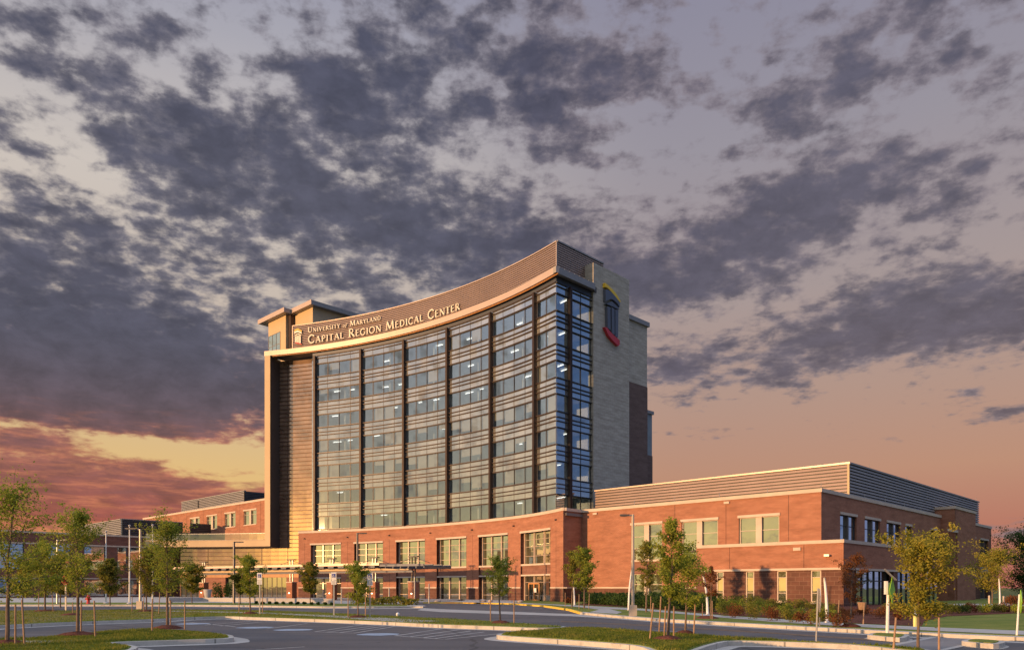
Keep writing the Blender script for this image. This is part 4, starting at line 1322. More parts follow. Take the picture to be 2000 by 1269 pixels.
# open blue steel frame at the right end
m = MB()
e = CN.px(851)
for o in (2.5, .6, -1.3, -3.2): band(m, CN, cend + .003, e, 4.45, 4.72, o, -o + .16)
s = cend + .9
while s < e:
    band(m, CN, s, s + .12, 4.2, 4.44, 2.5, 3.2); s += 1.2
m.build('steel_frame', 'steel_blue', canopy)
for i, p in enumerate((398, 569.5, 648, 731, 808)):
    s = CN.px(p)
    m = MB(); band(m, CN, s - .55, s + .55, 0, 2.5, .45, .45); pr = m.build('brick_pier', 'brick', canopy)
    m = MB(); band(m, CN, s - .62, s + .62, 2.5, 2.62, .52, .52); m.build('pier_cap', 'stone', pr)
    m = MB(); x, y = CN.at(s, .46); m.lathe([(.0, 1.0), (.09, 1.02), (.09, 1.1), (.0, 1.12)], (x, y), 8); m.build('pier_lamp', 'lamp_warm', pr)
    for o in (-.25, .25):
        m = MB(); m.tube([CN.at(s + o) + (2.62,), CN.at(s + o) + (5.65,)], .09, 8); m.build('mast', 'bronze' if i == 4 else 'galv', canopy)
    m = MB(); band(m, CN, s - .7, s + .7, 5.65, 5.8, .25, .25); m.build('mast_cap', 'dark', canopy)
    m = MB()
    for dr in (-1, 1): m.tube([CN.at(s + .2 * dr) + (5.6,), CN.at(s + 2.6 * dr) + (4.9,)], .035, 5)
    m.build('tie_rod', 'dark', canopy)

# ------------------------------------------------------------------ ground
g = MB(); n = 48
g.flat([(3000 * math.cos(2 * math.pi * i / n), 3000 * math.sin(2 * math.pi * i / n)) for i in range(n)], -0.02)
struct(g.build('ground', 'field'))
g = MB(); g.flat([(-160, 2), (160, 2), (160, 62), (14, 62), (4, 84), (-12, 92), (-160, 92)], 0.0)
struct(g.build('asphalt_road', 'asphalt'))


def smooth(pts, n=4, closed=True):
    out = []
    N = len(pts)
    for i in range(N if closed else N - 1):
        p0, p1, p2, p3 = (pts[(i + k) % N] if closed else pts[min(max(i + k, 0), N - 1)] for k in (-1, 0, 1, 2))
        for j in range(n):
            t = j / n
            out.append(tuple(.5 * ((2 * p1[c]) + (-p0[c] + p2[c]) * t + (2 * p0[c] - 5 * p1[c] + 4 * p2[c] - p3[c]) * t * t + (-p0[c] + 3 * p1[c] - 3 * p2[c] + p3[c]) * t ** 3) for c in (0, 1)))
    if not closed: out.append(pts[-1])
    return out


def offset(poly, d):
    """move a closed outline outwards by d"""
    n = len(poly)
    ar = sum(poly[i][0] * poly[(i + 1) % n][1] - poly[(i + 1) % n][0] * poly[i][1] for i in range(n))
    sg = 1 if ar > 0 else -1
    out = []
    for i in range(n):
        a, b, c = poly[i - 1], poly[i], poly[(i + 1) % n]
        e1 = (b[0] - a[0], b[1] - a[1]); e2 = (c[0] - b[0], c[1] - b[1])
        l1 = math.hypot(*e1) or 1; l2 = math.hypot(*e2) or 1
        nx = (e1[1] / l1 + e2[1] / l2); ny = -(e1[0] / l1 + e2[0] / l2)
        l = math.hypot(nx, ny) or 1
        k = min(1.6, 2 / l) if l > .3 else 1.0
        out.append((b[0] + sg * nx / l * d * min(k, 1.6), b[1] + sg * ny / l * d * min(k, 1.6)))
    return out


def island(name, outline, mat, gutter=.4, kerb='kerb', top=.15):
    m = MB(); m.prism(outline, -.01, top); struct(m.build('kerb', kerb))
    m = MB(); m.prism(offset(outline, -.17), top - .1, top + .02, False); o = struct(m.build(name, mat))
    if gutter:
        m = MB(); m.flat(offset(outline, gutter), .005); struct(m.build('gutter', 'concrete'))
    return o


med = smooth(gpl((-120, 1196.5), (0, 1196), (150, 1195.5), (280, 1193.5), (480, 1195), (607, 1199), (734, 1205.6), (840, 1211), (900, 1214), (1000, 1221), (1105, 1229.5),
                 (1050, 1232.5), (983, 1230), (860, 1225.5), (811, 1223), (736, 1219), (600, 1213.5), (480, 1209.5), (440, 1208), (370, 1210), (300, 1214), (150, 1219.5), (0, 1227), (-120, 1233)), 3)
island('lawn', med, 'grass', .5)
isl2 = smooth(gpl((970, 1246.5), (1001, 1241.5), (1060, 1236), (1115, 1231.5), (1184, 1233), (1264, 1241.5), (1373, 1249), (1450, 1254), (1625, 1264), (1800, 1276), (1800, 1284), (1660, 1268), (1450, 1260),
                  (1400, 1266), (1360, 1280), (1330, 1296), (1280, 1284), (1240, 1270), (1142, 1261), (1050, 1254.5), (990, 1250)), 3)
island('lawn', isl2, 'grass', .45)
isl3 = smooth(gpl((-60, 1262), (60, 1253.5), (130, 1247.5), (250, 1237.5), (310, 1236), (400, 1241), (442, 1246), (456, 1250), (440, 1255), (300, 1260), (220, 1264), (270, 1272), (200, 1288), (-80, 1292)), 3)
island('lawn', isl3, 'grass', .5)
# dry patch of lawn on the left of the long island
m = MB(); m.flat(smooth(gpl((-60, 1198), (140, 1197), (300, 1197.5), (400, 1201), (330, 1209), (150, 1216), (-60, 1226)), 3), .176); struct(m.build('dry_lawn', 'drygrass'))
m = MB(); m.flat(gpl((300, 1195.6), (493, 1199.6), (628, 1206), (745, 1211.6), (858, 1219), (812, 1222), (737, 1218), (628, 1209.3), (493, 1202), (300, 1197.4)), .18); struct(m.build('footpath', 'concrete'))
m = MB(); m.flat(gpl((-80, 1262.8), (60, 1261.2), (140, 1261.6), (150, 1265), (60, 1267), (-80, 1270)), .182); struct(m.build('footpath', 'concrete'))
# far side of the road: kerbed verge and forecourt
far = gpl((-160, 1183), (0, 1183), (350, 1183.2), (480, 1184.4), (632, 1186.8), (730, 1187), (800, 1186.2), (826, 1186.6), (832, 1185), (800, 1182), (760, 1180)) + [(-6, 100), (-10, 128), (-60, 150), (-150, 150)]
m = MB(); m.prism(far, -.01, .14); struct(m.build('kerb', 'kerb'))
m = MB(); m.prism(gpl((-160, 1182.4), (0, 1182.4), (350, 1182.6), (480, 1183.8), (632, 1186.2), (730, 1186.3), (795, 1185.6), (795, 1182.2), (640, 1180.5), (350, 1178.5), (-160, 1178)), .1, .155, False); struct(m.build('verge_grass', 'grass'))
m = MB(); m.flat(gpl((330, 1178.4), (640, 1180.3), (795, 1182), (800, 1178)) + [(-7, 101), (-11, 128), (-60, 145)], .15); struct(m.build('forecourt_paving', 'concrete'))
# right of the drop-off: verge, footpath, planting bed
rk = gpl((826, 1177.6), (900, 1177.4), (1000, 1180.2), (1060, 1184.5), (1110, 1192), (1133, 1199), (1190, 1204.8), (1298, 1213.8), (1500, 1225.5), (1660, 1234.8), (1800, 1242.5), (2000, 1252), (2300, 1266))
rv = rk + [(70, 60), (120, 130), (70, 130), (20, 110), (-5, 118)]
m = MB(); m.prism(rv, -.01, .14); struct(m.build('kerb', 'kerb'))
m = MB(); yk = rk[:6]
for a, b in zip(yk, yk[1:]):
    d = (b[0] - a[0], b[1] - a[1]); l = math.hypot(*d); nn_ = (d[1] / l, -d[0] / l)
    if nn_[1] > 0: nn_ = (-nn_[0], -nn_[1])
    m.obox(add(a, nn_, .012), d, (-nn_[0] * .22, -nn_[1] * .22), .0, .152)
struct(m.build('yellow_kerb', 'yellow'))
m = MB(); m.prism(gpl((1000, 1179), (1060, 1183.6), (1108, 1190.8), (1134, 1197.3), (1190, 1203.2), (1298, 1212.3), (1500, 1223.8), (1660, 1232.8), (1800, 1240.2), (2000, 1249.5), (2300, 1263)) + [(69, 60), (119, 129), (70, 128), (20, 108), (2, 104)], .1, .15, False); struct(m.build('verge_grass', 'grass'))
m = MB(); m.flat(gpl((826, 1177), (1000, 1178.3), (1090, 1183), (1150, 1186), (1250, 1191.5), (1420, 1207), (1500, 1212.5), (1640, 1222.5), (1800, 1230.5), (2000, 1239), (2300, 1251), (2300, 1262), (2000, 1247.5), (1830, 1239.3), (1640, 1228.5), (1500, 1219), (1420, 1211.5),
                    (1250, 1195.2), (1190, 1192.5), (1215, 1199), (1205, 1202.8), (1150, 1199.4), (1170, 1194), (1130, 1188), (1080, 1184)) + gpl((1000, 1180), (900, 1177.9)), .16)
struct(m.build('footpath', 'concrete'))
bedpts = gpl((1120, 1183.2), (1250, 1189.8), (1420, 1205.8), (1500, 1211.3), (1640, 1221.3), (1800, 1229.3), (1805, 1218), (1850, 1208), (2000, 1201), (2200, 1200), (2200, 1190), (1850, 1184)) + [(36, 76), (28, 67.5), (10, 86)]
m = MB(); m.flat(bedpts, .165); struct(m.build('mulch_bed', 'mulch'))
m = MB(); m.flat(gpl((1820, 1186), (2100, 1186), (2100, 1182), (1820, 1181)), .17); struct(m.build('forecourt_paving', 'concrete'))
# gutters along the far kerbs, drop-off edge strip
m = MB()
for poly in (gpl((-160, 1183.1), (0, 1183.1), (350, 1183.3), (480, 1184.5), (632, 1186.9), (730, 1187.1), (826, 1186.7), (826, 1187.8), (730, 1188.4), (632, 1188), (480, 1185.6), (350, 1184.3), (0, 1184), (-160, 1184)),
             gpl((826, 1186.7), (860, 1188.8), (1000, 1194), (1113, 1198.3), (1133, 1199.3), (1190, 1205.2), (1298, 1214.3), (1500, 1226.2), (1800, 1243.4), (2000, 1253), (2000, 1255.4), (1800, 1245.6), (1500, 1228), (1298, 1216), (1190, 1207), (1113, 1202.4), (1000, 1199), (860, 1194.4), (815, 1191)),):
    m.flat(poly, .006)
struct(m.build('gutter', 'concrete'))
# crossing, small kerbed islands at right
m = MB(); m.flat(gpl((1830, 1243.8), (1935, 1249), (1830, 1269), (1800, 1290), (1620, 1290), (1700, 1269)), .008); struct(m.build('crossing_paving', groundmat('crossing_concrete', ((.17, .165, .165), (.2, .195, .2), (.24, .235, .235)), .5)))
m = MB(); m.flat(gpl((1818, 1243.2), (1832, 1243.9), (1706, 1269), (1625, 1290), (1600, 1290), (1680, 1269)), .012); m.flat(gpl((1905, 1253), (1935, 1251), (1850, 1269), (1810, 1290), (1790, 1290), (1832, 1269)), .012); struct(m.build('crossing_edge', 'concrete'))
island('lawn', smooth(gpl((1696, 1245.5), (1712, 1243), (1770, 1246), (1774, 1249.5), (1757, 1253.5), (1700, 1248)), 3), 'grass', .1)
island('lawn', smooth(gpl((1880, 1259), (1900, 1256), (1955, 1259.5), (1962, 1263), (1940, 1266.5), (1885, 1261.5)), 3), 'grass', .1)
# blades on the nearer lawns


def blades(outline, n, seed, name='grass_blades'):
    rng = random.Random(seed)
    poly = offset(outline, -.2)
    xs = [p[0] for p in poly]; ys = [p[1] for p in poly]
    m = MB(); k = 0
    while k < n:
        x, y = rng.uniform(min(xs), max(xs)), rng.uniform(min(ys), max(ys))
        ins = False; j = len(poly) - 1
        for i in range(len(poly)):
            if (poly[i][1] > y) != (poly[j][1] > y) and x < (poly[j][0] - poly[i][0]) * (y - poly[i][1]) / (poly[j][1] - poly[i][1]) + poly[i][0]: ins = not ins
            j = i
        if not ins: continue
        k += 1
        h = rng.uniform(.03, .085) * (1.3 if math.sin(x * 1.3 + 2 * math.sin(y * .7)) > .5 else .8); a = rng.uniform(0, 6.28); w = .016
        m.face([(x - w * math.cos(a), y - w * math.sin(a), .165), (x + w * math.cos(a), y + w * math.sin(a), .165), (x + rng.gauss(0, .025), y + rng.gauss(0, .025), .165 + h)])
    struct(m.build(name, 'blade'), 'stuff', 'short grass blades on the lawn')


M['blade'] = leafmat('grass_blade', (0.12, 0.165, 0.025), (0.19, 0.22, 0.038), (0.31, 0.275, 0.075))
blades(isl2, 26000, 1); blades(isl3, 24000, 2); blades(med, 40000, 3)
# road markings


def strip(mb, a, b, w, z=.007):
    p, q = gp(*a), gp(*b)
    d = (q[0] - p[0], q[1] - p[1]); l = math.hypot(*d); nx = (-d[1] / l * w / 2, d[0] / l * w / 2)
    mb.flat([add(p, nx, 1), add(q, nx, 1), add(q, nx, -1), add(p, nx, -1)], z)


m = MB()
for a, b in zip([(1096, 1211.8), (1298, 1221.6), (1480, 1233), (1660, 1245), (1760, 1252)], [(1298, 1221.6), (1480, 1233), (1660, 1245), (1760, 1252)]):
    strip(m, a, b, .13)
    strip(m, (a[0], a[1] + 1.5), (b[0], b[1] + 1.7), .13)
struct(m.build('centre_line', 'mark_orange'))
m = MB()
for a, b in (((968, 1213), (1036, 1216.8)), ((1264, 1229), (1352, 1234.8)), ((1650, 1257), (1716, 1260.5)), ((760, 1203.5), (777, 1204.2)), ((440, 1191.5), (520, 1193)), ((640, 1196.5), (700, 1198.6))):
    strip(m, a, b, .13)
struct(m.build('lane_dash', 'mark'))
m = MB()
for a, b in (((360, 1213.5), (460, 1223.5)), ((520, 1227.5), (600, 1217)), ((615, 1233), (712, 1219)), ((615, 1233), (690, 1236)), ((690, 1236), (770, 1222.8)), ((640, 1233.5), (735, 1221)), ((665, 1234.5), (752, 1222)),
             ((772, 1241), (868, 1226.5)), ((772, 1241), (868, 1248)), ((868, 1248), (985, 1236)), ((800, 1243), (895, 1229.5)), ((825, 1245), (920, 1231.5)), ((848, 1246.5), (945, 1233.5)),
             ((500, 1268.5), (595, 1262.5)), ((400, 1220), (490, 1212.5)), ((430, 1222), (512, 1214))):
    strip(m, a, b, .12)
struct(m.build('parking_lines', 'mark'))
m = MB()
for a in ((499, 1225), (574, 1229.3), (740, 1238.2), (378, 1217.5)):
    p = gp(*a)
    m.flat([(p[0] + .75 * math.cos(2 * math.pi * q / 14) * (1 + .1 * (q % 3)), p[1] + .75 * math.sin(2 * math.pi * q / 14) * (1 + .1 * (q % 2))) for q in range(14)], .008)
struct(m.build('parking_symbols', 'mark_blue'))
# ------------------------------------------------------------------ trees


def leaf_cloud(rng, centers, n, size, spread):
    m = MB()
    for _ in range(n):
        c = rng.choice(centers)
        r = c[3] * spread
        p = Vector((c[0] + rng.gauss(0, r), c[1] + rng.gauss(0, r), c[2] + rng.gauss(0, r * .7)))
        d = Vector((rng.gauss(0, 1), rng.gauss(0, 1), rng.gauss(-.1, .7))); d.normalize()
        e = d.cross(Vector((rng.gauss(0, 1), rng.gauss(0, 1), rng.gauss(0, 1)))); e.normalize()
        L = size * rng.uniform(.7, 1.5); w = L * .26
        m.face([tuple(p - d * L * .5), tuple(p + e * w), tuple(p + d * L * .5), tuple(p - e * w)])
    return m


def make_tree(name, label, loc, h, base, rad, leafm, seed, dens=1.0, leafsize=.1, lean=0.0, group='young trees on the lawns and verges', upright=.55, thick=1.0):
    rng = random.Random(seed)
    t = thing(name, label, 'tree', (loc[0], loc[1], loc[2]), group)
    m = MB()
    x0, y0, z0 = loc
    k = 9
    tr = []
    wx = wy = 0
    for i in range(k):
        f = i / (k - 1)
        wx += rng.gauss(0, .012) * h; wy += rng.gauss(0, .008) * h
        tr.append((x0 + wx * f + lean * f * h, y0 + wy * f, z0 - .05 + h * .95 * f))
    r0 = .0125 * h * thick
    m.tube(tr, [r0 * (1 - .85 * i / (k - 1)) + .006 for i in range(k)], 8)
    cl = []

    def tp(f):
        q = f * (k - 1); i = min(int(q), k - 2); u = q - i
        return Vector(tr[i]).lerp(Vector(tr[i + 1]), u)
    nb = int(15 * (h - base) / 2.2 * (0.8 + .2 * dens)) + 4
    nb = min(nb, 30)
    for i in range(nb):
        f = base / h + (1 - base / h) * (i + rng.random()) / nb * .96
        a = i * 2.4 + rng.uniform(-.5, .5)
        rel = (f - base / h) / (1 - base / h)
        prof = (.55 + .9 * rel) if rel < .35 else (.87 * (1 - ((rel - .35) / .65) ** 1.5) + .14)
        L = rad * prof * rng.uniform(.65, 1.22)
        p = tp(f)
        el = R_(rng.uniform(20, 55) + upright * 28 * rel)
        d = Vector((math.cos(a) * math.cos(el), math.sin(a) * math.cos(el), math.sin(el)))
        pts = [p]
        n = 4
        for j in range(n):
            d = (d + Vector((rng.gauss(0, .16), rng.gauss(0, .16), rng.gauss(-.02, .14)))).normalized()
            pts.append(pts[-1] + d * L / n / max(.5, math.cos(el)) * .8)
        rb = r0 * .36 * (1 - .6 * rel)
        m.tube([tuple(q) for q in pts], [max(.004, rb * (1 - .8 * j / n)) for j in range(n + 1)], 5, False)
        for j in range(1, n + 1):
            cl.append((pts[j].x, pts[j].y, pts[j].z, rad * .115 * rng.uniform(.5, 1.3)))
            md = (pts[j] + pts[j - 1]) * .5
            if j > 1: cl.append((md.x, md.y, md.z, rad * .09 * rng.uniform(.6, 1.3)))
            if rng.random() < .8:
                dd = (d + Vector((rng.gauss(0, .8), rng.gauss(0, .8), rng.gauss(.1, .5)))).normalized()
                e = pts[j] + dd * L * rng.uniform(.18, .4)
                m.tube([tuple(pts[j]), tuple(e)], [max(.004, rb * .35), .003], 4, False)
                cl.append((e.x, e.y, e.z, rad * .10 * rng.uniform(.6, 1.2)))
    tipp = tr[-1]
    cl += [(tipp[0], tipp[1], tipp[2], rad * .12)] * 2
    m.build('trunk', 'bark', t)
    n = int(len(cl) * 20 * dens)
    lc = leaf_cloud(rng, cl, n, leafsize, 1.0)
    lc.build('crown', leafm, t)
    return t


def px_tree(px, by, top, halfw, cby, leafm, seed, label, dens=1.0, lean=0.0, z=.16, name='young_tree', leafpx=3.0, group='young trees on the lawns and verges', upright=.55, thick=1.0):
    X_, Y_ = gp(px, by)
    k = Y_ / KF
    h = (by - top) * k; base = (by - cby) * k; rad = halfw * k * 1.12
    ls = max(.07, min(.2, leafpx * k))
    return make_tree(name, label, (X_, Y_, z), h, base, rad, leafm, seed, dens, ls, lean, group, upright, thick)


TREES = [
    (14, 1268, 962, 100, 1172, 'leaf_green', 11, 'tallest feathery young tree at the left edge of the lawn', 1.25, .03),
    (152, 1248, 1003, 60, 1168, 'leaf_green', 12, 'slender young tree on a mulch mound right of the leftmost tree', 1.35, .01),
    (327, 1232, 1018, 56, 1170, 'leaf_green', 13, 'young tree on the mulch mound nearest the rounded kerb tip', 1.35, 0),
    (88, 1197, 1060, 40, 1166, 'leaf_green', 14, 'olive young tree on the dry lawn between the two leftmost trees', 1.3, 0),
    (286, 1197, 1078, 36, 1166, 'leaf_olive', 15, 'young tree on the dry lawn in front of the flagpoles', 1.4, 0),
    (489, 1203, 1086, 29, 1169, 'leaf_green', 16, 'young tree on the narrow lawn beside the leftmost parking sign', 1.3, 0),
    (606, 1181, 1103, 21, 1160, 'leaf_olive', 17, 'small dark tree by the forecourt in front of the brick base', 1.2, 0),
    (699, 1210, 1104, 29, 1183, 'leaf_green', 18, 'bushy young tree between the two right parking signs', 1.5, .01),
    (977, 1222, 1094, 33, 1168, 'leaf_green', 19, 'young tree with two stakes alone on the lawn before the brick base', 1.3, .02),
    (1117, 1189, 1078, 22, 1150, 'leaf_olive', 20, 'thin brownish tree before the shaded brick return', .7, 0),
    (1141, 1191, 1070, 26, 1155, 'leaf_green', 21, 'young tree by the corner where the brick wing begins', 1.0, 0),
    (1304, 1256, 1020, 42, 1180, 'leaf_green', 22, 'tall wind blown young tree with four stakes on the right island', 1.5, 0),
    (1338, 1246, 1092, 50, 1195, 'leaf_green', 23, 'broad low young tree just behind the tall tree on the right island', 1.5, .02),
    (1262, 1199, 1062, 27, 1152, 'leaf_olive', 24, 'dark twiggy tree beside the tan lamp post', .9, 0),
    (1388, 1213, 1112, 18, 1168, 'leaf_red', 25, 'thin russet tree beside the white curved light column', .7, 0),
    (1661, 1229, 1088, 31, 1182, 'leaf_red', 26, 'sparse russet tree before the corner of the brick wing', .85, .02),
    (1793, 1274, 1060, 68, 1216, 'leaf_gold', 27, 'large golden green tree at the lower right', 2.6, 0),
    (1938, 1181, 1083, 48, 1160, 'leaf_gold', 28, 'golden spreading tree near the right edge', 1.1, 0),
    (215, 1184, 1092, 26, 1166, 'leaf_olive', 29, 'small tree at the far kerb behind the leftmost flagpole', 1.3, 0),
    (44, 1187, 1098, 28, 1164, 'leaf_olive', 30, 'small tree across the road behind the leftmost tall tree', 1.3, 0),
    (118, 1189, 1088, 32, 1164, 'leaf_olive', 31, 'small tree across the road behind the back of the stop sign', 1.3, 0),
    (375, 1180, 1108, 24, 1160, 'leaf_olive', 32, 'low tree beside the white wall left of the canopy', 1.2, 0),
    (470, 1182, 1120, 16, 1164, 'leaf_olive', 33, 'small tree before the lobby beneath the canopy', 1.2, 0),
]
for tr_ in TREES:
    px_tree(*tr_[:8], dens=tr_[8], lean=tr_[9], name='young_tree' if tr_[0] not in (1938, 1793) else 'golden_tree', upright=.3 if tr_[0] in (1938, 1793) else .55)
px_tree(2000, 1171, 1046, 60, 1160, 'leaf_dark', 40, 'big dark green tree behind the wing at the right edge', dens=2.6, name='broad_tree', leafpx=4, group='mature trees')
# distant tree belt beyond the buildings
for i, (px, Y, h) in enumerate(((2075, 170, 12), (2140, 150, 12), (-60, 190, 9), (-140, 170, 10), (2190, 120, 10))):
    make_tree('broad_tree', ['dark tree far behind the right edge', 'dark tree just outside the right edge', 'dark tree behind the west wing', 'dark tree beyond the left edge', 'dark tree far out beyond the right edge'][i], ((px - 1000) / KF * Y, Y, 0), h, 1.5, h * .42, 'leaf_dark', 60 + i, 1.6, .4, group='mature trees')


# ------------------------------------------------------------------ stakes and mulch rings
def stake(px, by, top, dx, label, w=.029, z=.15):
    x, y = gp(px, by)
    k = y / KF
    m = MB(); m.tube([(x, y, z - .03), (x + dx * k, y, z + (by - top) * k)], [w, w * .9], 7)
    return tag(m.build('tree_stake', 'stake'), label, 'stake', 'wooden stakes beside the young trees')


for a in [(30, 1271, 1190, 0, 'upright wooden stake close to the leftmost tree'), (48, 1271, 1181, -5, 'leaning wooden stake right of the leftmost tree'),
          (158, 1246, 1180, 1, 'wooden stake tight against the trunk on the second mulch mound'), (186, 1253, 1181, -2, 'wooden stake right of the second mulch mound'),
          (297, 1241, 1176, 1, 'wooden stake left of the mulch mound by the kerb tip'), (333, 1231, 1178, 0, 'wooden stake against the trunk by the kerb tip'), (361, 1238, 1180, 0, 'wooden stake right of the mulch mound by the kerb tip'),
          (75, 1198, 1160, 1, 'wooden stake left of the olive tree on the dry lawn'), (104, 1199, 1165, -2, 'wooden stake right of the olive tree on the dry lawn'),
          (142, 1206, 1180, 0, 'short wooden stake on the dry lawn behind the second mound'),
          (258, 1198, 1168, 0, 'wooden stake beside the middle flagpole'), (281, 1199, 1167, 0, 'wooden stake left of the tree before the flagpoles'), (310, 1203, 1162, 2, 'leaning wooden stake right of the tree before the flagpoles'),
          (467, 1201, 1163, 0, 'dark wooden stake left of the tree by the leftmost parking sign'), (513, 1202, 1160, 0, 'dark wooden stake right of the tree by the leftmost parking sign'),
          (680, 1211, 1165, 0, 'wooden stake left of the bushy tree between the parking signs'), (714, 1211, 1163, 0, 'wooden stake right of the bushy tree between the parking signs'),
          (958, 1220, 1177, 0, 'wooden stake left of the lone tree before the brick base'), (1004, 1224, 1178, 0, 'wooden stake right of the lone tree before the brick base'),
          (1269, 1258, 1186, 7, 'leaning wooden stake left of the tall tree on the right island'), (1287, 1243, 1172, 4, 'wooden stake behind the leaning stake on the right island'),
          (1297, 1255, 1192, 3, 'wooden stake touching the tall tree on its left'), (1316, 1256, 1192, 0, 'dark wooden stake right of the tall tree on the right island'), (1355, 1247, 1180, 3, 'wooden stake right of the broad low tree'),
          (1372, 1211, 1183, 0, 'short stake left of the thin russet tree'), (1391, 1214, 1178, 0, 'short stake right of the thin russet tree'),
          (1636, 1221, 1177, 3, 'leaning stake left of the sparse russet tree'), (1686, 1225, 1183, 2, 'stake carrying a tan urn right of the sparse russet tree'),
          (1745, 1277, 1216, 5, 'dark stake left of the large golden tree'), (1834, 1279, 1216, 0, 'dark stake right of the large golden tree'),
          (1104, 1188, 1160, 0, 'grey stake before the shaded brick return'), (1131, 1192, 1163, 0, 'stake left of the tree at the corner of the wing'), (1150, 1192, 1163, 1, 'stake right of the tree at the corner of the wing'), (1271, 1200, 1168, 0, 'stake beside the dark twiggy tree')]:
    stake(*a)


def mound(px, py, wpx, label, h=.13):
    x, y = gp(px, py); k = y / KF; r = wpx * k
    rng = random.Random(int(px))
    m = MB(); n = 22
    prof = [(1.0, .0), (.9, .35), (.6, .8), (.3, 1.0), (.02, 1.05)]
    i0 = 0
    for f, q in prof:
        for j in range(n):
            a = 2 * math.pi * j / n
            rr = r * f * (1 + rng.uniform(-.07, .07))
            m.v.append((x + rr * math.cos(a), y + rr * math.sin(a), .15 + h * q + (rng.uniform(-.02, .02) if q else 0)))
    for i in range(len(prof) - 1):
        for j in range(n):
            m.f.append((i * n + j, i * n + (j + 1) % n, (i + 1) * n + (j + 1) % n, (i + 1) * n + j)); m.uv += [(0, 0)] * 4
    struct(m.build('mulch_mound', 'mulch', smooth=True), 'structure', label)


for a in ((14, 1268, 34, 'mulch mound at the leftmost tree'), (152, 1249, 38, 'mulch mound at the second tree'), (326, 1234, 30, 'mulch mound near the kerb tip'), (89, 1198, 22, 'mulch ring on the dry lawn'),
          (140, 1206, 20, 'mulch ring behind the second tree'), (286, 1198, 18, 'mulch ring before the flagpoles'), (489, 1203, 16, 'mulch ring by the leftmost parking sign'), (699, 1211, 20, 'mulch ring between the parking signs'),
          (977, 1223, 20, 'mulch ring at the lone tree'), (1304, 1258, 30, 'mulch ring at the tall tree'), (1338, 1246, 20, 'mulch ring at the broad tree'), (1382, 1212, 22, 'mulch ring at the thin russet tree'), (1661, 1230, 20, 'mulch ring at the russet tree')):
    mound(*a)

# ------------------------------------------------------------------ shrubs and hedges


def shrub(px, by, wpx, hpx, leafm, seed, label, group, z=.16, name='shrub'):
    x, y = gp(px, by); k = y / KF
    rng = random.Random(seed)
    r, h = wpx * k, hpx * k
    m = MB()
    n = int(min(2000, 500 + 700 * r))
    ls = max(.06, 2.2 * k)
    lumps = [(rng.uniform(-.55, .55) * r, rng.uniform(-.4, .4) * r, h * rng.uniform(.25, .75), rng.uniform(.35, .6)) for _ in range(7)]
    for _ in range(n):
        c = rng.choice(lumps)
        v = Vector((rng.gauss(0, 1), rng.gauss(0, 1), rng.gauss(0, 1))).normalized() * (rng.random() ** .4)
        p = Vector((x + c[0] + v.x * r * c[3], y + c[1] + v.y * r * c[3], z + max(.02, c[2] + v.z * h * .38)))
        d = Vector((rng.gauss(0, 1), rng.gauss(0, 1), rng.gauss(.4, .8))).normalized()
        e = d.cross(Vector((rng.gauss(0, 1), rng.gauss(0, 1), rng.gauss(0, 1)))).normalized()
        L = ls * rng.uniform(.7, 1.5)
        m.face([tuple(p - d * L * .5), tuple(p + e * L * .35), tuple(p + d * L * .5), tuple(p - e * L * .35)])
    o = m.build(name, leafm)
    return tag(o, label, 'shrub', group)


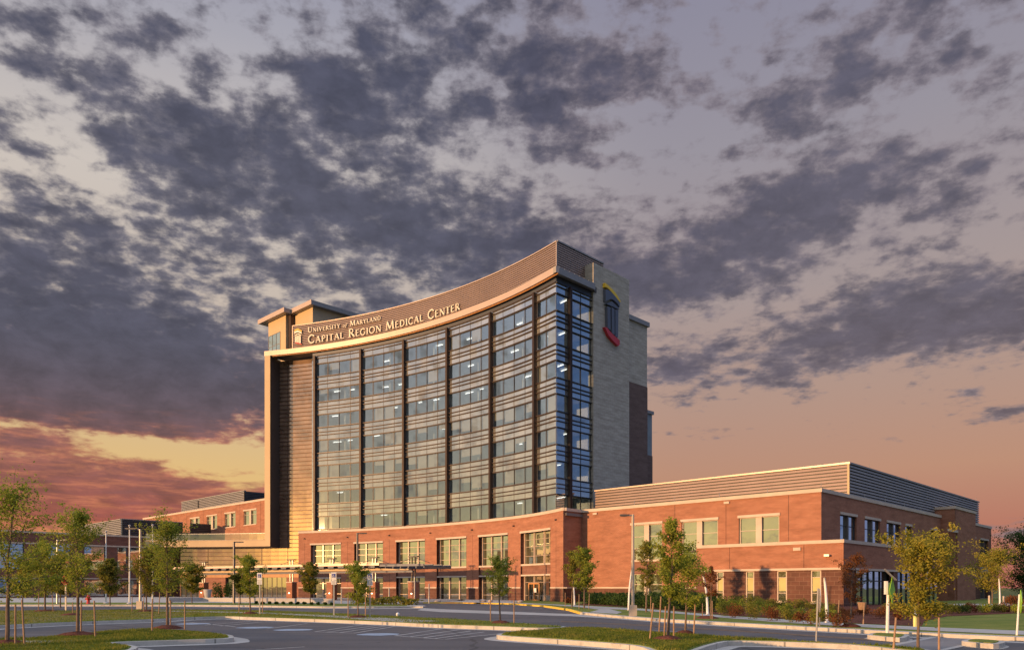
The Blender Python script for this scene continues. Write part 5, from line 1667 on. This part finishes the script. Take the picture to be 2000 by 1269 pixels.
srng = random.Random(9)
G1 = 'shrubs along the foot of the brick wing'
spots = [('first strip window', 1405), ('gap after the first strip window', 1432), ('second strip window', 1464), ('gap after the second strip window', 1495), ('third strip window', 1527), ('gap after the third strip window', 1560), ('fourth strip window', 1592), ('stop sign', 1618)]
i = 0
for nm, px in spots:
    for row, (dy, mat, cw_) in enumerate(((0, 'leaf_olive', 'olive'), (9, 'leaf_green', 'green'), (17, 'leaf_redbush' if i % 2 else 'leaf_olive', 'reddish' if i % 2 else 'low olive'))):
        by = 1190 + (px - 1400) * .075 + dy * (1 + (px - 1400) / 500)
        shrub(px + srng.uniform(-8, 8) + row * 5, by, srng.uniform(21, 30), srng.uniform(22, 31) + row * 2, mat, 100 + i * 5 + row,
              '%s shrub in the %s row below the %s' % (cw_, ('back', 'middle', 'front')[row], nm), G1)
    i += 1
for j, (px, by, w, h, mat, lab) in enumerate((
        (1655, 1210, 24, 22, 'leaf_red', 'russet shrub under the sparse russet tree'), (1690, 1206, 24, 22, 'leaf_redbush', 'red shrub beneath the tan urn'), (1715, 1213, 26, 24, 'leaf_redbush', 'broad red shrub left of the solar sign'),
        (1740, 1204, 26, 22, 'leaf_olive', 'dark shrub behind the solar sign'), (1762, 1216, 24, 22, 'leaf_redbush', 'red shrub right of the solar sign'), (1790, 1208, 26, 24, 'leaf_green', 'green shrub behind the large golden tree'),
        (1830, 1203, 24, 22, 'leaf_olive', 'olive shrub right of the large golden tree'), (1858, 1202, 20, 20, 'leaf_gold', 'yellowish shrub below the boulders'), (1880, 1202, 20, 20, 'leaf_dark', 'dark shrub between yellow and red shrubs'),
        (1900, 1200, 18, 18, 'leaf_redbush', 'bright red shrub on the bank below the bollard'), (1922, 1201, 20, 20, 'leaf_green', 'green shrub on the bank right of the bright red one'), (1945, 1200, 20, 18, 'leaf_olive', 'olive shrub on the bank near the right edge'),
        (1966, 1199, 18, 18, 'leaf_redbush', 'red shrub on the bank near the right sign'), (1990, 1201, 20, 20, 'leaf_green', 'green shrub at the right edge behind the sign'), (1985, 1184, 30, 22, 'leaf_redbush', 'large orange red shrub under the golden tree at right'),
        (1110, 1180, 8, 12, 'leaf_redbush', 'small orange shrub at the corner of the podium'), (1120, 1180.5, 9, 12, 'leaf_redbush', 'orange shrub before the shaded brick return'))):
    shrub(px, by, w, h, mat, 300 + j, lab, 'shrubs in the beds at right')


def hedge(pts, h, leafm, label, seed, w=1.0):
    rng = random.Random(seed); m = MB()
    for a, b in zip(pts, pts[1:]):
        L = math.hypot(b[0] - a[0], b[1] - a[1])
        for _ in range(int(L * 330 * h)):
            f = rng.random()
            p = Vector((a[0] + (b[0] - a[0]) * f + rng.gauss(0, w * .3), a[1] + (b[1] - a[1]) * f + rng.gauss(0, w * .3), .15 + h * (rng.random() ** .7) * (1 + .2 * math.sin(f * L * 2.1))))
            d = Vector((rng.gauss(0, 1), rng.gauss(0, 1), rng.gauss(.3, .8))).normalized(); e = d.cross(Vector((rng.gauss(0, 1), rng.gauss(0, 1), 1))).normalized()
            s = .11 * rng.uniform(.7, 1.5)
            m.face([tuple(p - d * s), tuple(p + e * s * .5), tuple(p + d * s), tuple(p - e * s * .5)])
    return tag(m.build('hedge', leafm), label, 'hedge')


hedge(gpl((1143, 1181), (1190, 1184), (1240, 1187.5)), 1.0, 'leaf_dark', 'dark clipped hedge along the foot of the sunlit brick wall', 1)
hedge(gpl((1240, 1188), (1320, 1193), (1395, 1199)), 1.1, 'leaf_dark', 'dark hedge below the ground floor window of the wing', 2, 1.3)
hedge(gpl((690, 1183.4), (760, 1183.6), (812, 1184)), .7, 'leaf_olive', 'low olive hedge on the forecourt tip beside the road', 3)
for j in range(12):
    shrub(500 + j * 13.5, 1181.6 + j * .22, 4.2, 5, 'leaf_dark', 500 + j, 'tiny dark round shrub in the row before the forecourt', 'row of tiny round shrubs')
for j, px in enumerate((425, 446)):
    shrub(px, 1174, 12, 36, 'leaf_dark', 530 + j, ['tall clipped evergreen left of the lobby door', 'tall clipped evergreen nearer the lobby door'][j], 'tall evergreens by the lobby')

# ------------------------------------------------------------------ poles, lamps, signs


def light_pole(px, by, top, label, mat, r=.09, arm=-1, base=True, arml=.75, rise=0.0):
    x, y = gp(px, by); k = y / KF; h = (by - top) * k
    t = thing('lamp_post', label, 'lamp post', (x, y, .14), 'street lamp posts')
    if base:
        m = MB(); m.lathe([(r * 2.6, .14), (r * 2.6, .5), (r * 1.9, .58)], (x, y), 14) if base == 'round' else m.box((x - r * 2.1, y - r * 2.1, .14), (x + r * 2.1, y + r * 2.1, .78)); m.build('base', mat, t)
    m = MB(); m.tube([(x, y, .15), (x, y, h)], [r, r * .8], 10); m.build('pole', mat, t)
    m = MB(); m.tube([(x, y, h - .08), (x + arm * .25, y, h - .05 + rise)], [r * .5, r * .4], 6)
    ah = m.build('arm', mat, t)
    m = MB()
    x0, x1 = sorted((x + arm * .22, x + arm * arml)); m.box((x0, y - .16, h - .09 + rise), (x1, y + .16, h + .0 + rise)); m.box((min(x + arm * .35, x + arm * (arml - .05)), y - .12, h - .115 + rise), (max(x + arm * .35, x + arm * (arml - .05)), y + .12, h - .09 + rise))
    m.build('lamp_head', 'bronze_pole' if mat != 'galv' else 'galv', t)
    return t


light_pole(1236, 1207, 1004, 'tan lamp post with square base on the verge before the brick wing', 'pole_tan', .1, -1)
light_pole(698, 1180, 1040, 'dark lamp post before the brick base right of the canopy middle', 'bronze_pole', .14, 1, False, 1.0)
light_pole(457, 1180, 1057, 'dark lamp post rising in front of the beige ledge', 'bronze_pole', .14, 1, False, 1.0)
light_pole(274, 1193, 1033, 'tan lamp post with left facing head between the flagpoles', 'pole_tan', .1, -1, True, 1.1, .1)
light_pole(112, 1181, 1053, 'distant lamp post with double head before the west wing', 'galv', .1, 1, False, .9)
for px, by, top, lab in ((207, 1180, 1040, 'leftmost white flagpole without a flag'), (253, 1181, 1028, 'middle white flagpole without a flag'), (298, 1180, 1027, 'rightmost white flagpole without a flag')):
    x, y = gp(px, by); h = (by - top) * y / KF
    t = thing('flagpole', lab, 'flagpole', (x, y, .14), 'flagpoles')
    m = MB(); m.tube([(x, y, .15), (x, y, h)], [.085, .05], 10); m.build('pole', 'white', t)
    m = MB(); m.lathe([(.02, h), (.12, h + .06), (.12, h + .16), (.02, h + .22)], (x, y), 10); m.build('finial', 'galv', t)
    m = MB(); m.lathe([(.3, .14), (.26, .24), (.16, .3)], (x, y), 12); m.build('base', 'galv', t)

for px, by, top, dx, lab in ((1122, 1184, 1117, -6, 'white curved light column before the shaded brick return'), (1228, 1195, 1108, 7, 'white curved light column just left of the tan lamp post'),
                             (1382, 1204, 1124, -9, 'white curved light column beside the thin russet tree'), (1615, 1221, 1130, -5, 'white curved light column right of the stop sign'), (1953, 1185, 1130, -2, 'distant white light column under the golden tree at right')):
    x, y = gp(px, by); k = y / KF; h = (by - top) * k
    t = thing('light_column', lab, 'light column', (x, y, .15), 'white curved light columns')
    pts = [(x + dx * k * (f ** 2.2), y, .15 + (h - .1) * f) for f in [i / 8 for i in range(9)]]
    m = MB(); m.tube(pts, [.085 - .035 * i / 8 for i in range(9)], 10); m.build('shaft', 'white', t, smooth=True)
    m = MB(); m.lathe([(.14, .15), (.14, .19), (.1, .21)], (x, y), 12); m.build('base_plate', 'galv', t)
    m = MB(); p = pts[-1]; m.tube([pts[-2], (p[0], p[1], p[2] + .02)], [.03, .045], 8); m.build('lamp_strip', 'galv', t)


def wheelchair(mb, x, y, z, s):
    """the accessible parking symbol, built of small bars and a ring"""
    yf = y - .012
    mb.box((x - .03 * s, yf, z + .75 * s), (x + .09 * s, y, z + .9 * s))
    mb.box((x - .03 * s, yf, z + .3 * s), (x + .05 * s, y, z + .74 * s))
    mb.box((x + .05 * s, yf, z + .5 * s), (x + .25 * s, y, z + .58 * s))
    mb.box((x + .05 * s, yf, z + .3 * s), (x + .28 * s, y, z + .38 * s))
    mb.box((x + .24 * s, yf, z + .05 * s), (x + .32 * s, y, z + .3 * s))
    for i in range(14):
        a0, a1 = R_(100 + 250 * i / 14), R_(100 + 250 * (i + 1) / 14)
        for q0, q1 in (((math.cos(a0), math.sin(a0)), (math.cos(a1), math.sin(a1))),):
            f = [(x + q0[0] * .3 * s, yf, z + .28 * s + q0[1] * .28 * s), (x + q1[0] * .3 * s, yf, z + .28 * s + q1[1] * .28 * s), (x + q1[0] * .22 * s, yf, z + .28 * s + q1[1] * .2 * s), (x + q0[0] * .22 * s, yf, z + .28 * s + q0[1] * .2 * s)]
            mb.face(f)


for px, by, top, lab in ((507, 1204, 1118, 'leftmost white accessible parking sign on a metal post'), (652, 1207, 1117, 'middle white accessible parking sign on a metal post'), (722.5, 1210, 1118, 'rightmost white accessible parking sign on a metal post')):
    x, y = gp(px, by); k = y / KF; h = (by - top) * k
    t = thing('parking_sign', lab, 'sign', (x, y, .15), 'accessible parking signs')
    m = MB(); m.box((x - .035, y, .1), (x + .035, y + .05, h)); m.build('post', 'galv', t)
    m = MB(); m.box((x - .15, y - .02, h - .45), (x + .15, y - .004, h)); pl = m.build('symbol_plate', 'white', t)
    m = MB(); m.box((x - .1, y - .026, h - .3), (x + .1, y - .021, h - .08)); m.build('blue_square', 'sign_blue', pl)
    m = MB(); wheelchair(m, x - .02, y - .029, h - .285, .19); m.build('wheelchair_symbol', 'white', pl)
    m = MB(); m.box((x - .15, y - .02, h - .72), (x + .15, y - .004, h - .47)); m.build('lower_plate', 'white', t)
    m = MB()
    for q in range(3): m.box((x - .11, y - .026, h - .55 - q * .065), (x + .11 - .03 * (q % 2), y - .021, h - .53 - q * .065))
    m.build('text_lines', 'em_slate', t)

# stop sign seen almost edge on, and the back of another at far left
x, y = gp(1594, 1260); k = y / KF; h = (1260 - 1148) * k
t = thing('stop_sign', 'traffic sign seen nearly edge on by the right island', 'sign', (x, y, .15))
m = MB(); m.tube([(x, y, .1), (x + .06, y, h)], .03, 8); m.build('post', 'galv', t)
sg = MB()
dv = Vector((.28, .96, 0)); nv = Vector((.96, -.28, 0)); cz = h - .38
oc = [Vector((x + .06, y, cz)) + dv * (.39 * math.cos(R_(22.5 + 45 * i))) + Vector((0, 0, .39 * math.sin(R_(22.5 + 45 * i)))) for i in range(8)]
f1 = [tuple(p + nv * .035) for p in oc]; f2 = [tuple(p + nv * .05) for p in oc]
sg.face(f2); sg.face(f1[::-1])
for i in range(8): sg.face([f1[i], f1[(i + 1) % 8], f2[(i + 1) % 8], f2[i]])
sg.build('plate', 'galv', t)
m = MB(); p0 = Vector((x + .05, y, h - 1.05)); m.face([tuple(p0 + nv * .05 - dv * .2 + Vector((0, 0, -.15))), tuple(p0 + nv * .05 + dv * .2 + Vector((0, 0, -.15))), tuple(p0 + nv * .05 + dv * .2 + Vector((0, 0, .15))), tuple(p0 + nv * .05 - dv * .2 + Vector((0, 0, .15)))]); m.build('lower_plate', 'galv', t)
x, y = gp(128, 1196); k = y / KF; h = (1196 - 1124) * k
t = thing('stop_sign', 'small reddish sign on a post amid the trees at far left', 'sign', (x, y, .15))
m = MB(); m.box((x - .05, y, .1), (x + .05, y + .06, h)); m.build('post', 'galv', t)
m = MB(); R8 = .33
oc = [(x + R8 * math.cos(R_(22.5 + 45 * i)), h - .3 + R8 * math.sin(R_(22.5 + 45 * i))) for i in range(8)]
m.face([(a, y - .02, b) for a, b in oc]); m.face([(a, y - .006, b) for a, b in oc][::-1])
for i in range(8): m.face([(oc[i][0], y - .006, oc[i][1]), (oc[(i + 1) % 8][0], y - .006, oc[(i + 1) % 8][1]), (oc[(i + 1) % 8][0], y - .02, oc[(i + 1) % 8][1]), (oc[i][0], y - .02, oc[i][1])])
m.build('plate', 'sign_red', t)

# solar warning sign
x, y = gp(1733, 1244); k = y / KF
t = thing('solar_sign', 'yellow green warning sign with a solar panel on a cream post', 'sign', (x, y, .15))
h = (1244 - 1137) * k
m = MB(); m.tube([(x, y, .15), (x + 2 * k, y, h)], [.06, .05], 10); m.build('post', 'white', t)
dv = Vector((.62, .78, 0)); nv = Vector((.78, -.62, 0)); c = Vector((x + 9 * k, y, .15 + (1244 - 1160) * k - .0))
f = [c + dv * .42, c + Vector((0, 0, .5)), c - dv * .42, c - Vector((0, 0, .5))]
m = MB(); m.face([tuple(p + nv * .02) for p in f]); m.face([tuple(p) for p in f][::-1])
for i in range(4): m.face([tuple(f[i]), tuple(f[(i + 1) % 4]), tuple(f[(i + 1) % 4] + nv * .02), tuple(f[i] + nv * .02)])
m.build('diamond_plate', 'sign_green', t)
m = MB(); nv2 = -nv; c2 = c + Vector((-.16, -.02, .05)); m.obox((c2.x - .13, c2.y - .12), (.08, .0), (0, .14), c2.z - .2, c2.z + .28); m.build('control_box', 'white', t)
m = MB(); top = Vector((x + 5 * k, y, .15 + (1244 - 1130) * k))
a = Vector((.26, .1, -.2)); b = Vector((.12, .3, .0)).normalized() * .32
q = [top - a - b, top + a - b, top + a + b, top - a + b]; up = a.cross(b).normalized() * .03
m.face([tuple(p + up) for p in q]); m.face([tuple(p) for p in q][::-1])
for i in range(4): m.face([tuple(q[i]), tuple(q[(i + 1) % 4]), tuple(q[(i + 1) % 4] + up), tuple(q[i] + up)])
m.build('solar_panel', 'galv', t)
x, y = gp(1986, 1248); k = y / KF
t = thing('warning_sign', 'narrow yellow green sign edge on at the right edge of the picture', 'sign', (x, y, .15), None)
m = MB(); m.tube([(x, y, .15), (x + 5 * k, y, (1248 - 1160) * k)], [.035, .03], 8); m.build('post', 'white', t)
m = MB(); c = Vector((x + 5 * k, y - .05, (1248 - 1174) * k)); dv = Vector((.47, .88, 0)); nv = Vector((.88, -.47, 0))
f = [c + dv * .4, c + Vector((0, 0, .4)), c - dv * .4, c - Vector((0, 0, .4))]
m.face([tuple(p + nv * .02) for p in f]); m.face([tuple(p) for p in f][::-1])
for i in range(4): m.face([tuple(f[i]), tuple(f[(i + 1) % 4]), tuple(f[(i + 1) % 4] + nv * .02), tuple(f[i] + nv * .02)])
m.build('diamond_plate', 'sign_green', t)

# hydrant
x, y = gp(172.5, 1181.5)
t = thing('fire_hydrant', 'red fire hydrant at the far kerb', 'hydrant', (x, y, .14))
m = MB(); m.lathe([(.22, .14), (.22, .2), (.15, .22), (.15, .8), (.2, .82), (.2, .88), (.16, .95), (.1, 1.05), (.03, 1.1)], (x, y), 14); m.build('barrel', 'hydrant', t, smooth=True)
for a in ((-.3, 0), (.3, 0), (0, -.3)):
    m = MB(); m.tube([(x, y, .66), (x + a[0], y + a[1], .66)], [.09, .09], 8); m.build('outlet', 'hydrant', t)
# white globe and marker post
x, y = gp(777, 1208.5)
m = MB(); m.lathe([(.05, .15), (.07, .18), (.1, .24), (.105, .28), (.09, .34), (.05, .375), (.01, .385)], (x, y), 14)
tag(m.build('globe_marker', 'white', smooth=True), 'small white globe on the grass edge beside the road', 'marker')
x, y = gp(1788, 1230)
t = thing('marker_post', 'short white and yellow marker post before the large golden tree', 'bollard', (x, y, .15))
m = MB(); m.tube([(x, y, .15), (x, y, .62)], .09, 10); m.build('lower_sleeve', plain('post_yellow', (.72, .66, .22), .5), t)
m = MB(); m.tube([(x, y, .62), (x, y, .95)], .05, 10); m.build('upper_post', 'white', t)
# planter urns
x, y = gp(405.5, 1171.5)
m = MB(); m.lathe([(.35, .1), (.38, .3), (.55, 1.3), (.62, 1.5), (.6, 1.56), (.5, 1.5)], (x, y), 16)
tag(m.build('planter_urn', 'concrete', smooth=True), 'tall pale planter urn beside the leftmost brick pier', 'planter')
x, y = gp(1684, 1224); k = y / KF
m = MB(); zt = .15 + (1224 - 1183) * k; m.lathe([(.1, zt - .32), (.15, zt - .3), (.2, zt), (.21, zt + .03), (.16, zt)], (x, y), 14)
tag(m.build('post_basket', 'stake', smooth=True), 'tan basket like holder on top of a stake beside the russet tree', 'basket')
# low white wall left of the forecourt
pw = gpl((330, 1177.2), (395, 1176.2), (470, 1177.6), (560, 1178.4), (650, 1179.6))
m = MB()
pl_ = Line(pw[0], (1, 0), (0, -1))
for a, b in zip(pw, pw[1:]):
    d = (b[0] - a[0], b[1] - a[1]); l = math.hypot(*d)
    m.obox(a, (d[0] * .9995, d[1] * .9995), (-d[1] / l * .3, d[0] / l * .3), .1, .62)
tag(m.build('low_wall', 'concrete'), 'low pale concrete wall curving along the forecourt', 'wall')
# boulders


def boulder(px, py, wpx, hpx, seed, label):
    x, y = gp(px, py); k = y / KF; r, h = wpx * k, hpx * k
    rng = random.Random(seed); m = MB(); n = 10
    rings = [(.8, 0), (1.0, .3), (.9, .65), (.55, .92), (.1, 1.0)]
    for f, q in rings:
        for j in range(n):
            a = 2 * math.pi * j / n; rr = r * f * rng.uniform(.85, 1.1)
            m.v.append((x + rr * math.cos(a), y + rr * .8 * math.sin(a), .14 + h * q * rng.uniform(.93, 1.05)))
    for i in range(len(rings) - 1):
        for j in range(n): m.f.append((i * n + j, i * n + (j + 1) % n, (i + 1) * n + (j + 1) % n, (i + 1) * n + j)); m.uv += [(0, 0)] * 4
    m.f.append(tuple((len(rings) - 1) * n + j for j in range(n))); m.uv += [(0, 0)] * n
    tag(m.build('boulder', 'rock', smooth=True), label, 'boulder', 'boulders')


for a in ((855, 1177, 7, 4, 1, 'long boulder left of the fourth brick pier base'), (943, 1177, 8, 5.5, 2, 'largest boulder at the foot of the brick base'), (958, 1177.2, 5, 4.5, 3, 'boulder touching the right of the largest boulder'), (1016, 1178.4, 6, 5, 4, 'round boulder left of the glass door'),
          (1857, 1186, 8, 4, 5, 'pinkish boulder behind the large golden tree'), (1893, 1186, 14, 4.5, 6, 'long flat boulder on the terrace at right'), (1963, 1185, 9, 5, 7, 'boulder beside the distant light column'), (333, 1180, 4, 5, 8, 'pale boulder at the left end of the low wall')):
    boulder(*a)
# bollards on the right terrace and along the drop-off
for px, by, top, lab in ((1932, 1186, 1163, 'tan bollard left of the golden tree trunk at right'), (1960, 1186, 1164, 'tan bollard right of the distant light column'), (667, 1181, 1150, 'slim grey post before the brick base left of the lamp'), (760, 1181.5, 1148, 'slim grey post before the third window bay'),
                         (810, 1182, 1127, 'slim pale post at the canopy right end'), (838, 1180, 1140, 'slim pale post right of the canopy')):
    x, y = gp(px, by); h = (by - top) * y / KF
    m = MB(); r = .09 if px > 1900 else .06
    m.lathe([(r * 1.3, .14), (r * 1.3, .2), (r, .22), (r, h), (r * .6, h + .05)], (x, y), 10)
    tag(m.build('bollard', 'pole_tan' if px > 1900 else 'galv'), lab, 'bollard', 'bollards and slim posts')
# glass double door in the rightmost ground window of the podium
a = PD.px(1027); b = PD.px(1047)
m = MB(); 
for s in (a, (a + b) / 2, b): band(m, PD, s - .09, s + .09, 0.02, 2.35, -.44, .54)
band(m, PD, a, b, 2.25, 2.42, -.43, .54); band(m, PD, a, b, .03, .3, -.45, .54)
dr = m.build('glass_door', 'wood', tower)
m = MB(); c = (a + b) / 2 + .35; band(m, PD, c - .28, c + .25, 1.2, 1.75, -.4, .42); m.build('door_notice', 'white', dr)
